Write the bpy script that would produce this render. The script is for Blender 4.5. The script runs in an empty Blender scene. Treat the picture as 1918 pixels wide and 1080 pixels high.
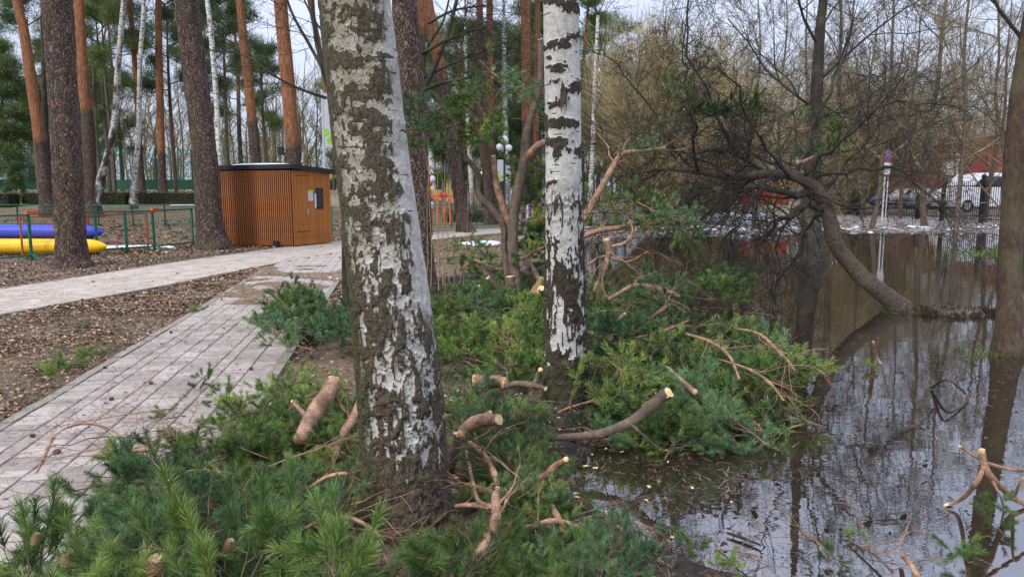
import bpy, math, random
import numpy as np
from mathutils import Vector, Matrix
R = math.radians
SC = bpy.context.scene
COL = SC.collection
# ---------------------------------------------------------------- camera
F = 1370.0; PITCH = R(7.7); CAMZ = 1.6
cam_d = bpy.data.cameras.new('camera'); cam = bpy.data.objects.new('camera', cam_d); COL.objects.link(cam)
cam.location = (0, 0, CAMZ); cam.rotation_euler = (R(90) - PITCH, 0, 0)
cam_d.sensor_width = 36; cam_d.lens = 36 * F / 1918; cam_d.clip_start = 0.05; cam_d.clip_end = 1500
SC.camera = cam
# ---------------------------------------------------------------- sky, sun, exposure
SUN_EL, SUN_AZ = R(42), R(-140)      # soft sun behind cloud, from behind the camera's left
world = bpy.data.worlds.new('World'); SC.world = world; world.use_nodes = True
wn = world.node_tree; wn.nodes.clear()
def N(t, k, **kw):
    n = t.nodes.new(k)
    for a, b in kw.items(): setattr(n, a, b)
    return n
out = N(wn, 'ShaderNodeOutputWorld'); bg = N(wn, 'ShaderNodeBackground'); sky = N(wn, 'ShaderNodeTexSky')
sky.sky_type = 'NISHITA'; sky.sun_disc = False; sky.sun_elevation = SUN_EL; sky.sun_rotation = R(220)
tc = N(wn, 'ShaderNodeTexCoord'); mp = N(wn, 'ShaderNodeMapping'); nz = N(wn, 'ShaderNodeTexNoise'); rp = N(wn, 'ShaderNodeValToRGB')
mp.inputs['Scale'].default_value = (1.2, 1.2, 3.5); nz.inputs['Scale'].default_value = 1.6; nz.inputs['Detail'].default_value = 6
rp.color_ramp.elements[0].position = .3; rp.color_ramp.elements[0].color = (3.0, 3.4, 4.5, 1)
rp.color_ramp.elements[1].position = .7; rp.color_ramp.elements[1].color = (4.0, 4.3, 5.3, 1)
mx = N(wn, 'ShaderNodeMixRGB'); mx.inputs[0].default_value = .88
L = wn.links.new
L(tc.outputs['Generated'], mp.inputs['Vector']); L(mp.outputs[0], nz.inputs['Vector']); L(nz.outputs['Fac'], rp.inputs[0])
L(sky.outputs[0], mx.inputs[1]); # overcast luminance: brighter towards the zenith, (1 + 3 sin h)
sx = N(wn, 'ShaderNodeSeparateXYZ'); cl = N(wn, 'ShaderNodeClamp'); ma = N(wn, 'ShaderNodeMath'); ma.operation = 'MULTIPLY_ADD'; ma.inputs[1].default_value = 2.1; ma.inputs[2].default_value = .72
vm = N(wn, 'ShaderNodeVectorMath'); vm.operation = 'SCALE'; L(tc.outputs['Generated'], sx.inputs[0]); L(sx.outputs['Z'], cl.inputs[0]); L(cl.outputs[0], ma.inputs[0]); L(rp.outputs[0], vm.inputs[0]); L(ma.outputs[0], vm.inputs['Scale']); L(vm.outputs[0], mx.inputs[2]); L(mx.outputs[0], bg.inputs[0]); L(bg.outputs[0], out.inputs[0])
bg.inputs[1].default_value = 0.1
sd = bpy.data.lights.new('sun', 'SUN'); sd.energy = 1.5; sd.angle = R(11); sd.color = (1, .95, .88)
sun = bpy.data.objects.new('sun', sd); COL.objects.link(sun)
sun.rotation_euler = Vector((-math.cos(SUN_EL)*math.sin(R(-145)), -math.cos(SUN_EL)*math.cos(R(-145)), -math.sin(SUN_EL))).to_track_quat('-Z', 'Y').to_euler()
SC.view_settings.view_transform = 'Standard'; SC.view_settings.look = 'None'; SC.view_settings.gamma = 1; SC.view_settings.use_curve_mapping = False
SC.view_settings.exposure = 1.0
SC.render.filter_size = 1.1; SC.cycles.max_bounces = 8; SC.cycles.transparent_max_bounces = 16; SC.cycles.diffuse_bounces = 3
# ---------------------------------------------------------------- helpers
CP, SP = math.cos(PITCH), math.sin(PITCH)
def ray(px, py):
    dx, dy = (px - 959) / F, (540 - py) / F
    return Vector((dx, CP + dy * SP, -SP + dy * CP))
def G(px, py, z=0.0):
    d = ray(px, py); t = (z - CAMZ) / d.z; return Vector((d.x * t, d.y * t, z))
def P(px, py, Y):
    d = ray(px, py); t = Y / d.y; return Vector((d.x * t, Y, CAMZ + d.z * t))
def PT(px, py, Y):
    d = ray(px, py); t = Y / d.y; return Vector((d.x * t, Y, CAMZ + d.z * t)), t / F
def H(a, b, c, seed=0):
    n = (a.astype(np.int64) * 73856093) ^ (b.astype(np.int64) * 19349663) ^ (c.astype(np.int64) * 83492791) ^ (seed * 2654435761)
    n = (n ^ (n >> 13)) & 0x7fffffff
    n = (n * (n * n % 65521 * 15731 + 789221) + 1376312589) & 0x7fffffff
    return (n % 100003) / 100003.0
def vnoise(p, seed=0):
    i = np.floor(p).astype(np.int64); f = p - i; f = f * f * (3 - 2 * f); r = 0
    for dx in (0, 1):
        for dy in (0, 1):
            for dz in (0, 1):
                w = (f[:, 0] if dx else 1 - f[:, 0]) * (f[:, 1] if dy else 1 - f[:, 1]) * (f[:, 2] if dz else 1 - f[:, 2])
                r = r + w * H(i[:, 0] + dx, i[:, 1] + dy, i[:, 2] + dz, seed)
    return r
def fbm(p, o=4, seed=0):
    r = 0; a = .5; s = 0
    for k in range(o):
        r = r + a * vnoise(p * (2 ** k) + 17.3 * k, seed + k); s += a; a *= .5
    return r / s
def sstep(a, b, x):
    t = np.clip((x - a) / (b - a), 0, 1); return t * t * (3 - 2 * t)

def tag(o, label=None, cat=None, group=None, kind=None):
    if label: o['label'] = label
    if cat: o['category'] = cat
    if group: o['group'] = group
    if kind: o['kind'] = kind
    return o
def empty(name, loc, rz=0, label=None, cat=None, group=None):
    o = bpy.data.objects.new(name, None); COL.objects.link(o); o.empty_display_size = .2
    o.location = loc; o.rotation_euler = (0, 0, rz); tag(o, label, cat, group); return o
def mesh_np(name, V, F_, mats, smooth=False, attrs=None, midx=None):
    """V (n,3); F_ list of arrays (m,3)/(m,4)"""
    V = np.asarray(V, dtype=np.float32)
    if not isinstance(F_, list): F_ = [F_]
    F_ = [np.asarray(f, dtype=np.int32) for f in F_ if len(f)]
    loops = np.concatenate([f.ravel() for f in F_]); tot = np.concatenate([np.full(len(f), f.shape[1], np.int32) for f in F_])
    st = np.concatenate([[0], np.cumsum(tot)[:-1]]).astype(np.int32)
    me = bpy.data.meshes.new(name)
    me.vertices.add(len(V)); me.vertices.foreach_set('co', V.ravel())
    me.loops.add(len(loops)); me.loops.foreach_set('vertex_index', loops)
    me.polygons.add(len(tot)); me.polygons.foreach_set('loop_start', st); me.polygons.foreach_set('loop_total', tot)
    if midx is not None: me.polygons.foreach_set('material_index', np.asarray(midx, np.int32))
    me.update(calc_edges=True)
    me.polygons.foreach_set('use_smooth', np.full(len(tot), smooth, dtype=bool))
    for m in (mats if isinstance(mats, (list, tuple)) else [mats]): me.materials.append(m)
    for k, a in (attrs or {}).items():
        at = me.attributes.new(k, 'FLOAT', 'POINT'); at.data.foreach_set('value', np.asarray(a, np.float32))
    return me
def ob(name, me, parent=None, loc=None, label=None, cat=None, group=None, kind=None):
    o = bpy.data.objects.new(name, me); COL.objects.link(o)
    if parent is not None: o.parent = parent
    if loc is not None: o.location = loc
    return tag(o, label, cat, group, kind)
def dup(o, loc=None, rot=None, scale=None, label=None, group=None, parent=None):
    c = o.copy(); COL.objects.link(c)
    if parent is not None: c.parent = parent
    if loc is not None: c.location = loc
    if rot is not None: c.rotation_euler = rot
    if scale is not None: c.scale = scale if hasattr(scale, '__len__') else (scale,) * 3
    if label: c['label'] = label
    if group: c['group'] = group
    for ch in o.children: dup(ch, parent=c)
    return c

BOXF = np.array([[0, 3, 2, 1], [4, 5, 6, 7], [0, 1, 5, 4], [1, 2, 6, 5], [2, 3, 7, 6], [3, 0, 4, 7]])
class MB:
    """collects boxes, prisms, tubes; builds ONE mesh"""
    def __init__(s): s.V = []; s.F = []; s.n = 0
    def add(s, V, F_):
        s.V.append(np.asarray(V, float)); s.F += [(np.asarray(f) + s.n) for f in (F_ if isinstance(F_, list) else [F_])]; s.n += len(V); return s
    def box(s, c, size, rz=0, M=None):
        h = np.array(size) / 2
        v = np.array([[-1, -1, -1], [1, -1, -1], [1, 1, -1], [-1, 1, -1], [-1, -1, 1], [1, -1, 1], [1, 1, 1], [-1, 1, 1]]) * h
        if rz: cs, sn = math.cos(rz), math.sin(rz); v = v @ np.array([[cs, sn, 0], [-sn, cs, 0], [0, 0, 1]])
        return s.add(v + np.array(c), BOXF)
    def bar(s, a, b, w, d=None, up=(0, 0, 1)):
        a = Vector(a); b = Vector(b); t = (b - a).normalized(); u = Vector(up)
        if abs(t.dot(u)) > .95: u = Vector((0, 1, 0))
        x = t.cross(u).normalized() * w / 2; y = x.cross(t).normalized() * (d or w) / 2
        v = [a - x - y, a + x - y, a + x + y, a - x + y, b - x - y, b + x - y, b + x + y, b - x + y]
        return s.add([tuple(q) for q in v], BOXF)
    def tube(s, pts, r, k=8, cap=True):
        pts = np.array([tuple(p) for p in pts], float); r = np.full(len(pts), r) if np.isscalar(r) else np.array(r)
        V, F_ = tubes(pts[None], r[None], k); s.add(V, F_)
        if cap:
            n = len(pts)
            for i0, rev in ((0, True), ((n - 1) * k, False)):
                c = pts[0] if rev else pts[-1]; idx = np.arange(k) + i0
                s.add(np.vstack([V[idx], c]), np.array([[j, (j + 1) % k, k] if not rev else [(j + 1) % k, j, k] for j in range(k)]))
        return s
    def ball(s, c, r, n=10, m=7):
        th = np.linspace(0, math.pi, m); ph = np.linspace(0, 2 * math.pi, n, endpoint=False); r = np.array(r if hasattr(r, '__len__') else (r,) * 3)
        V = np.array([[math.sin(a) * math.cos(b), math.sin(a) * math.sin(b), math.cos(a)] for a in th for b in ph]) * r + np.array(c)
        return s.add(V, np.array([[i * n + j, (i + 1) * n + j, (i + 1) * n + (j + 1) % n, i * n + (j + 1) % n] for i in range(m - 1) for j in range(n)]))
    def mesh(s, name, m, smooth=False): return mesh_np(name, np.vstack(s.V), s.F, m, smooth)
    def build(s, name, m, parent=None, smooth=False, **kw): return ob(name, s.mesh(name, m, smooth), parent, **kw)

def tubes(Pp, Rr, k):
    """Pp (M,N,3), Rr (M,N) -> verts, quads"""
    M, n, _ = Pp.shape
    T = np.empty_like(Pp); T[:, 1:-1] = Pp[:, 2:] - Pp[:, :-2]; T[:, 0] = Pp[:, 1] - Pp[:, 0]; T[:, -1] = Pp[:, -1] - Pp[:, -2]
    T /= np.linalg.norm(T, axis=2, keepdims=True) + 1e-9
    mt = T.mean(axis=1); ref = np.where((np.abs(mt[:, 2:3]) > .8), np.array([[0., 1., 0.]]), np.array([[0., 0., 1.]]))[:, None, :]
    U = np.cross(T, np.broadcast_to(ref, T.shape)); U /= np.linalg.norm(U, axis=2, keepdims=True) + 1e-9; W = np.cross(T, U)
    a = np.linspace(0, 2 * math.pi, k, endpoint=False)
    V = Pp[:, :, None, :] + Rr[:, :, None, None] * (np.cos(a)[None, None, :, None] * U[:, :, None, :] + np.sin(a)[None, None, :, None] * W[:, :, None, :])
    base = (np.arange(M) * n * k)[:, None, None]; i = (np.arange(n - 1) * k)[None, :, None]; j = np.arange(k)[None, None, :]; j2 = (j + 1) % k
    a0 = base + i + j; a1 = base + i + j2
    Fq = np.stack([a0, a1, a1 + k, a0 + k], -1).reshape(-1, 4)
    return V.reshape(-1, 3), Fq

def resample(pts, n):
    """smooth curve through control rows (any columns)"""
    A = np.array(pts, float); m = len(A)
    if m == 2: t = np.linspace(0, 1, n)[:, None]; return A[0] * (1 - t) + A[1] * t
    E = np.vstack([2 * A[0] - A[1], A, 2 * A[-1] - A[-2]])
    s = np.linspace(0, m - 1 - 1e-6, n); i = s.astype(int); t = (s - i)[:, None]
    p0, p1, p2, p3 = E[i], E[i + 1], E[i + 2], E[i + 3]
    return .5 * (2 * p1 + (p2 - p0) * t + (2 * p0 - 5 * p1 + 4 * p2 - p3) * t ** 2 + (3 * p1 - p0 - 3 * p2 + p3) * t ** 3)

# ---------------------------------------------------------------- materials
class NT:
    def __init__(s, name):
        s.m = bpy.data.materials.new(name); s.m.use_nodes = True; s.t = s.m.node_tree; s.t.nodes.clear()
        s.o = N(s.t, 'ShaderNodeOutputMaterial'); s.b = N(s.t, 'ShaderNodeBsdfPrincipled'); s.l(s.b.outputs[0], s.o.inputs[0])
        s.b.inputs['Roughness'].default_value = .85; s.b.inputs['Specular IOR Level'].default_value = .3
    def l(s, a, b): s.t.links.new(a, b)
    def n(s, k, **kw): return N(s.t, k, **kw)
    def coord(s, scale=(1, 1, 1), kind='Object'):
        c = s.n('ShaderNodeTexCoord'); m = s.n('ShaderNodeMapping'); m.inputs['Scale'].default_value = scale; s.l(c.outputs[kind], m.inputs[0]); return m.outputs[0]
    def noise(s, v, sc, det=5, rough=.6):
        n = s.n('ShaderNodeTexNoise'); n.inputs['Scale'].default_value = sc; n.inputs['Detail'].default_value = det; n.inputs['Roughness'].default_value = rough
        if v is not None: s.l(v, n.inputs['Vector'])
        return n.outputs['Fac']
    def vor(s, v, sc, feat='F1', out='Distance'):
        n = s.n('ShaderNodeTexVoronoi'); n.feature = feat; n.inputs['Scale'].default_value = sc
        if v is not None: s.l(v, n.inputs['Vector'])
        return n.outputs[out]
    def ramp(s, f, stops):
        r = s.n('ShaderNodeValToRGB'); e = r.color_ramp.elements
        while len(e) < len(stops): e.new(.5)
        for q, (p, c) in zip(e, stops): q.position = p; q.color = (*c, 1) if hasattr(c, '__len__') else (c, c, c, 1)
        s.l(f, r.inputs[0]); return r.outputs[0]
    def mix(s, f, a, b, mode='MIX'):
        m = s.n('ShaderNodeMixRGB'); m.blend_type = mode
        for sock, v in zip(m.inputs, (f, a, b)):
            if hasattr(v, 'links') or hasattr(v, 'is_linked'): s.l(v, sock)
            elif hasattr(v, '__len__'): sock.default_value = (*v, 1)
            else: sock.default_value = v if sock.type == 'VALUE' else (v, v, v, 1)
        return m.outputs[0]
    def math(s, op, a, b=0.0):
        m = s.n('ShaderNodeMath'); m.operation = op
        for sock, v in zip(m.inputs, (a, b)):
            if hasattr(v, 'is_linked'): s.l(v, sock)
            else: sock.default_value = v
        return m.outputs[0]
    def attr(s, name): a = s.n('ShaderNodeAttribute'); a.attribute_name = name; return a.outputs['Fac']
    def rnd(s): return s.n('ShaderNodeObjectInfo').outputs['Random']
    def bump(s, h, st=.5, d=.02):
        b = s.n('ShaderNodeBump'); b.inputs['Strength'].default_value = st; b.inputs['Distance'].default_value = d; s.l(h, b.inputs['Height']); s.l(b.outputs[0], s.b.inputs['Normal'])
    def col(s, c):
        if hasattr(c, 'is_linked'): s.l(c, s.b.inputs['Base Color'])
        else: s.b.inputs['Base Color'].default_value = (*c, 1)
        return s
    def set(s, **k):
        for a, b in k.items(): s.b.inputs[a].default_value = b
        return s
def simple(name, c, rough=.6, metal=0, var=.25, sc=8, bump=.15):
    t = NT(name); v = t.coord(); f = t.noise(v, sc, 6)
    t.col(t.mix(1, t.ramp(f, [(.25, tuple(x * (1 - var) for x in c)), (.75, tuple(min(1, x * (1 + var)) for x in c))]), t.ramp(t.rnd(), [(0, .88), (1, 1.0)]), 'MULTIPLY'))
    t.set(Roughness=rough, Metallic=metal)
    if bump: t.bump(t.noise(v, sc * 6, 3), bump, .004)
    return t.m
M = {}
def mat_pine():
    t = NT('pine_bark'); v0 = t.coord((1, 1, .38)); vd = t.n('ShaderNodeTexNoise'); vd.inputs['Scale'].default_value = 7; vd.inputs['Detail'].default_value = 4; t.l(v0, vd.inputs['Vector'])
    va = t.n('ShaderNodeVectorMath'); va.operation = 'MULTIPLY_ADD'; t.l(vd.outputs['Color'], va.inputs[0]); va.inputs[1].default_value = (.30, .30, .30); t.l(v0, va.inputs[2]); v = va.outputs[0]; vp = t.vor(v, 21, 'DISTANCE_TO_EDGE'); n1 = t.noise(v, 9, 6, .7); n2 = t.noise(t.coord((1, 1, .5)), 45, 4, .7)
    h = t.math('ADD', t.math('MULTIPLY', t.ramp(vp, [(0, 0), (.25, 1)]), .9), t.math('MULTIPLY', n2, .6))
    low = t.mix(t.ramp(n1, [(.35, 0), (.65, 1)]), (.060, .040, .031), (.22, .145, .115))
    low = t.mix(t.ramp(t.vor(v, 21, 'F1', 'Color'), [(.3, 0), (.9, .45)]), low, (.33, .22, .17))
    low = t.mix(t.ramp(t.math('ADD', vp, t.math('MULTIPLY', t.math('SUBTRACT', n2, .5), .35)), [(.02, .95), (.17, 0)]), low, (.020, .013, .011))
    low = t.mix(t.ramp(t.noise(t.coord((1, 1, 1)), 2.2, 3), [(.5, 0), (.75, .55)]), low, (.11, .10, .055))
    v2 = t.coord((1, 1, .25)); up = t.ramp(t.noise(v2, 16, 6, .7), [(.28, (.10, .045, .025)), (.46, (.30, .125, .055)), (.62, (.47, .215, .10)), (.8, (.60, .37, .22))])
    up = t.mix(t.ramp(t.vor(v2, 22, 'DISTANCE_TO_EDGE'), [(0, .55), (.05, 0)]), up, (.10, .045, .03))
    f = t.math('ADD', t.attr('org'), t.math('MULTIPLY', t.math('SUBTRACT', n1, .5), .9)); f = t.ramp(f, [(.35, 0), (.65, 1)])
    t.col(t.mix(f, low, up)); t.bump(h, 1.0, .03); t.set(Roughness=.9); return t.m
M['pine'] = mat_pine()
def mat_birch(ds=1.0):
    t = NT('birch_bark'); m = t.attr('bark'); moss = t.attr('moss')
    v = t.coord((1, 1, 1)); f1 = t.noise(v, 26, 6, .7); f2 = t.noise(t.coord((1, 1, 6)), 16, 5, .7); f3 = t.noise(v, 110, 4, .7)
    white = t.ramp(f1, [(.25, (.20, .175, .14)), (.40, (.42, .395, .35)), (.55, (.60, .58, .54)), (.8, (.74, .73, .70))])
    white = t.mix(t.ramp(t.noise(v, 5, 4), [(.42, 0), (.68, .7)]), white, (.76, .745, .70))
    white = t.mix(t.math('MULTIPLY', t.attr('grime'), t.ramp(t.noise(v, 18, 6, .75), [(.3, 0), (.52, 1)])), white, (.25, .225, .15))
    white = t.mix(t.ramp(f2, [(.30, .75), (.42, 0)]), white, (.17, .13, .09))
    white = t.mix(t.ramp(t.noise(v, 7, 4), [(.56, 0), (.72, .5)]), white, (.30, .28, .15))
    white = t.mix(1, white, t.ramp(f3, [(.3, .62), (.55, 1.0)]), 'MULTIPLY')
    dark = t.ramp(f3, [(.30, (.012 * ds, .009 * ds, .007 * ds)), (.5, (.060 * ds, .046 * ds, .032 * ds)), (.75, (.20 * ds, .155 * ds, .10 * ds))])
    dark = t.mix(t.ramp(f1, [(.5, 0), (.75, .55)]), dark, (.16, .14, .075))
    c = t.mix(t.ramp(t.math('ADD', m, t.math('MULTIPLY', t.math('SUBTRACT', f3, .5), .5)), [(.40, 0), (.56, 1)]), white, dark)
    c = t.mix(t.math('MULTIPLY', moss, t.ramp(f1, [(.3, .4), (.7, 1)])), c, t.ramp(f3, [(.3, (.015, .018, .006)), (.7, (.085, .09, .03))]))
    t.col(c); t.bump(t.math('ADD', f3, t.math('MULTIPLY', f1, .6)), .9, .008); t.set(Roughness=.85); return t.m
M['birch'] = mat_birch(); M['birch2'] = mat_birch(.6)
def mat_fbirch():
    t = NT('far_birch_bark'); n = t.noise(t.coord((1, 1, 2.2)), 7, 5, .7)
    t.col(t.mix(t.attr('org'), (.045, .036, .03), t.ramp(n, [(.40, (.05, .04, .035)), (.50, (.55, .53, .50)), (.8, (.72, .70, .67))]))); return t.m
M['fbirch'] = mat_fbirch()
def bark(name, a, b, c, sc=14, z=.3, bmp=.8):
    t = NT(name); v = t.coord((1, 1, z)); n = t.noise(v, sc, 6, .7)
    t.col(t.mix(t.ramp(t.noise(t.coord(), 3, 4), [(.45, 0), (.75, .6)]), t.ramp(n, [(.3, a), (.6, b), (.85, c)]), (.12, .115, .06)))
    t.bump(n, bmp, .015); return t.m
M['bark_grey'] = bark('grey_bark', (.035, .028, .02), (.12, .09, .065), (.22, .175, .13))
M['bark_dark'] = bark('dark_bark', (.012, .010, .009), (.035, .028, .024), (.075, .062, .052))
M['bark_brown'] = bark('brown_bark', (.022, .014, .009), (.075, .048, .030), (.16, .11, .07), 26, .5)
M['bark_lean'] = bark('leaning_trunk_bark', (.022, .016, .012), (.10, .072, .056), (.27, .21, .17), 34, .8)
M['twig_brown'] = simple('bare_twig', (.155, .13, .09), .9, var=.45, sc=1.2, bump=0)
M['twig_gold'] = simple('golden_willow_twig', (.46, .38, .20), .9, var=.35, sc=1.0, bump=0)
M['twig_olive'] = simple('olive_twig', (.20, .155, .085), .9, var=.5, sc=.7, bump=0)
def mat_limb():
    t = NT('peeled_pine_limb'); v = t.coord((1, 1, 1)); n = t.noise(v, 11, 6, .75); n2 = t.noise(v, 60, 4, .7)
    c = t.ramp(n, [(.28, (.085, .05, .035)), (.43, (.20, .115, .075)), (.57, (.42, .24, .145)), (.80, (.58, .38, .25))])
    t.col(t.mix(t.ramp(n2, [(.4, .5), (.6, 0)]), c, (.14, .09, .065))); t.bump(n2, .7, .006); return t.m
M['limb'] = mat_limb()
def mat_limb2():
    t = NT('grey_pine_limb'); v = t.coord(); n = t.noise(v, 12, 6, .75); n2 = t.noise(v, 70, 4, .7)
    t.col(t.mix(t.ramp(n2, [(.4, .55), (.6, 0)]), t.ramp(n, [(.3, (.05, .036, .027)), (.52, (.14, .10, .075)), (.78, (.34, .23, .16))]), (.06, .045, .035))); t.bump(n2, .8, .006); return t.m
M['limb2'] = mat_limb2()
def mat_cut():
    t = NT('fresh_cut_wood'); n = t.noise(t.coord(), 30, 5); t.col(t.ramp(n, [(.3, (.50, .29, .11)), (.5, (.68, .46, .22)), (.75, (.80, .62, .36))])); t.bump(t.noise(t.coord(), 90), .4, .004); return t.m
M['cut'] = mat_cut()
def mat_needle(name, a, b, c, rnd=True):
    t = NT(name); tint = t.attr('tint')
    f = t.math('ADD', t.math('MULTIPLY', tint, .6), t.math('MULTIPLY', t.rnd(), .4)) if rnd else tint
    t.col(t.ramp(f, [(.10, (.20, .12, .055)), (.16, a), (.5, b), (.9, c)])); t.set(Roughness=.5); t.b.inputs['Specular IOR Level'].default_value = .25
    # thin needles let some light through
    tr = t.n('ShaderNodeBsdfTranslucent'); mxs = t.n('ShaderNodeMixShader'); mxs.inputs[0].default_value = .3
    t.l(t.ramp(f, [(.1, a), (.5, b), (.9, c)]), tr.inputs[0]); t.l(t.b.outputs[0], mxs.inputs[1]); t.l(tr.outputs[0], mxs.inputs[2]); t.l(mxs.outputs[0], t.o.inputs[0])
    return t.m
M['needle'] = mat_needle('pine_needles', (.028, .066, .022), (.095, .180, .042), (.32, .40, .10))
M['needle_blue'] = mat_needle('bluish_pine_needles', (.028, .070, .034), (.085, .175, .075), (.25, .37, .15))
M['needle_far'] = mat_needle('crown_needles', (.030, .062, .026), (.085, .140, .045), (.20, .26, .075))
M['hedge'] = mat_needle('hedge_leaves', (.02, .05, .015), (.05, .10, .025), (.10, .17, .045))
def mat_ground():
    t = NT('forest_floor'); v = t.coord(); a = t.noise(v, 1.1, 6, .65); b = t.noise(v, 14, 6, .75); c = t.vor(v, 26, 'F1', 'Color')
    col = t.ramp(b, [(.28, (.040, .027, .018)), (.45, (.115, .078, .050)), (.58, (.22, .155, .10)), (.75, (.38, .29, .19))])
    col = t.mix(t.ramp(c, [(.3, 0), (.8, .5)]), col, (.27, .19, .125))
    col = t.mix(t.ramp(a, [(.42, 0), (.6, .55)]), col, (.075, .052, .038))
    col = t.mix(t.ramp(t.noise(v, .6, 5, .6), [(.56, 0), (.68, .45)]), col, (.075, .095, .028))
    col = t.mix(t.attr('wet'), col, (.035, .026, .019))
    col = t.mix(t.attr('mud'), col, t.ramp(t.noise(t.coord((1, 3, 1)), 2.2, 6, .75), [(.32, (.07, .055, .045)), (.45, (.22, .19, .17)), (.58, (.42, .39, .38)), (.75, (.62, .61, .63))]))
    col = t.mix(t.attr('dry'), col, t.ramp(b, [(.3, (.20, .15, .085)), (.7, (.42, .33, .20))]))
    t.col(col); t.bump(t.math('ADD', b, c), .8, .03); t.set(Roughness=.95); return t.m
M['ground'] = mat_ground()
def mat_water():
    t = NT('flood_water'); v = t.coord((1, 1, 1)); 
    n1 = t.noise(t.coord((.9, 2.2, 1)), 2.2, 3, .5); n2 = t.noise(t.coord((1, 2, 1)), 9, 3, .5)
    bp = t.n('ShaderNodeBump'); bp.inputs['Strength'].default_value = .10; bp.inputs['Distance'].default_value = .014
    t.l(t.math('ADD', n1, t.math('MULTIPLY', n2, .12)), bp.inputs['Height'])
    gl = t.n('ShaderNodeBsdfGlossy'); gl.inputs['Roughness'].default_value = .012; gl.inputs[0].default_value = (.95, .95, .97, 1); t.l(bp.outputs[0], gl.inputs['Normal'])
    tr = t.n('ShaderNodeBsdfTransparent'); tr.inputs[0].default_value = (.42, .33, .24, 1)
    di = t.n('ShaderNodeBsdfDiffuse'); di.inputs[0].default_value = (.045, .032, .020, 1)
    m0 = t.n('ShaderNodeMixShader'); m0.inputs[0].default_value = .5; t.l(tr.outputs[0], m0.inputs[1]); t.l(di.outputs[0], m0.inputs[2])
    fr = t.n('ShaderNodeFresnel'); fr.inputs['IOR'].default_value = 3.6; t.l(bp.outputs[0], fr.inputs['Normal'])
    mm = t.n('ShaderNodeMixShader'); t.l(fr.outputs[0], mm.inputs[0]); t.l(m0.outputs[0], mm.inputs[1]); t.l(gl.outputs[0], mm.inputs[2]); t.l(mm.outputs[0], t.o.inputs[0])
    return t.m
M['water'] = mat_water()
def mat_paver(name, a, b, c):
    t = NT(name); v = t.coord(kind='Object'); g = t.n('ShaderNodeNewGeometry').outputs['Position']
    n = t.noise(g, 60, 4, .7); n2 = t.noise(g, 2.5, 5, .6)
    base = t.ramp(t.rnd(), [(0, a), (.5, b), (1, c)])
    base = t.mix(t.ramp(n, [(.3, .35), (.6, 0)]), base, tuple(x * .55 for x in a))
    t.col(t.mix(t.ramp(n2, [(.4, 0), (.7, .5)]), base, (.19, .155, .115))); t.bump(n, .4, .003); return t.m
M['paver'] = mat_paver('old_pink_grey_paver', (.30, .255, .228), (.385, .33, .297), (.46, .395, .36))
M['paver_pale'] = mat_paver('pale_paver', (.43, .365, .305), (.48, .41, .345), (.53, .455, .385))
M['kerb'] = simple('kerb_concrete', (.25, .225, .18), .9, var=.3, sc=5)
M['joint'] = simple('mossy_joint_sand', (.042, .042, .022), .95, var=.5, sc=12)
def mat_leaf():
    t = NT('fallen_leaves'); t.col(t.ramp(t.attr('tint'), [(.05, (.030, .020, .013)), (.35, (.09, .056, .034)), (.6, (.22, .135, .080)), (.88, (.46, .34, .22)), (1, (.30, .11, .05))])); t.set(Roughness=.8); return t.m
M['leaf'] = mat_leaf()
def mat_slat(name, a, b, c):
    t = NT(name); v = t.coord((6, 6, .7)); n = t.noise(v, 9, 6, .7); c0 = t.ramp(n, [(.25, a), (.5, b), (.8, c)])
    t.col(t.mix(t.ramp(t.rnd(), [(0, .30), (1, 0)]), c0, tuple(x * .5 for x in a))); t.set(Roughness=.55); t.bump(n, .3, .004); return t.m
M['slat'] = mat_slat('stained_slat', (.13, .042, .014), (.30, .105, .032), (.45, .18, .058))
M['slat_lit'] = mat_slat('stained_slat_lit_tone', (.20, .062, .014), (.41, .145, .030), (.53, .22, .055))  # lighter copy of the slat stain; its lit look is painted into the colour
M['black'] = simple('black_metal', (.018, .018, .020), .5, var=.3)
M['black_board'] = simple('black_backing', (.02, .014, .010), .9)
M['snow'] = simple('old_snow', (.74, .77, .82), .7, var=.18, sc=9, bump=.6)
M['green_metal'] = simple('green_painted_metal', (.022, .13, .075), .5, var=.3)
M['orange_metal'] = simple('rusty_orange_metal', (.42, .10, .035), .6, var=.4)
M['orange'] = simple('orange_plastic', (.62, .11, .03), .5)
M['blue'] = simple('blue_vinyl', (.05, .075, .58), .42, var=.12, sc=3)
M['yellow'] = simple('yellow_vinyl', (.85, .50, .012), .42, var=.10, sc=3)
M['white'] = simple('white_paint', (.60, .61, .63), .5, var=.08)
M['green_fence'] = simple('dark_green_board', (.016, .075, .045), .7, var=.35)
M['green_net'] = simple('teal_mesh', (.055, .20, .155), .7, var=.3)
def mat_glass():
    t = NT('dark_glass'); t.col((.02, .03, .04)); t.set(Roughness=.08); t.b.inputs['Specular IOR Level'].default_value = .8; return t.m
M['glass'] = mat_glass()
M['globe'] = simple('lamp_globe', (.86, .85, .80), .25, var=.05, bump=0)
M['red_wall'] = simple('red_cladding', (.24, .045, .042), .7, var=.25, sc=3)
M['grey'] = simple('grey_paint', (.38, .39, .41), .6)
M['lime'] = simple('lime_green', (.32, .66, .03), .5)
M['red'] = simple('red_paint', (.62, .05, .035), .5)
M['yellow_wall'] = simple('cream_yellow_wall', (.72, .56, .22), .8)
M['sky_blue'] = simple('blue_paint', (.06, .17, .55), .5)
M['car_blue'] = simple('light_blue_car_paint', (.35, .50, .72), .3, var=.06, bump=0)
M['car_white'] = simple('white_car_paint', (.78, .80, .84), .3, var=.06, bump=0)
M['tyre'] = simple('tyre_rubber', (.02, .02, .02), .8)
M['pale_board'] = simple('pale_board', (.62, .57, .42), .8)
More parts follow.
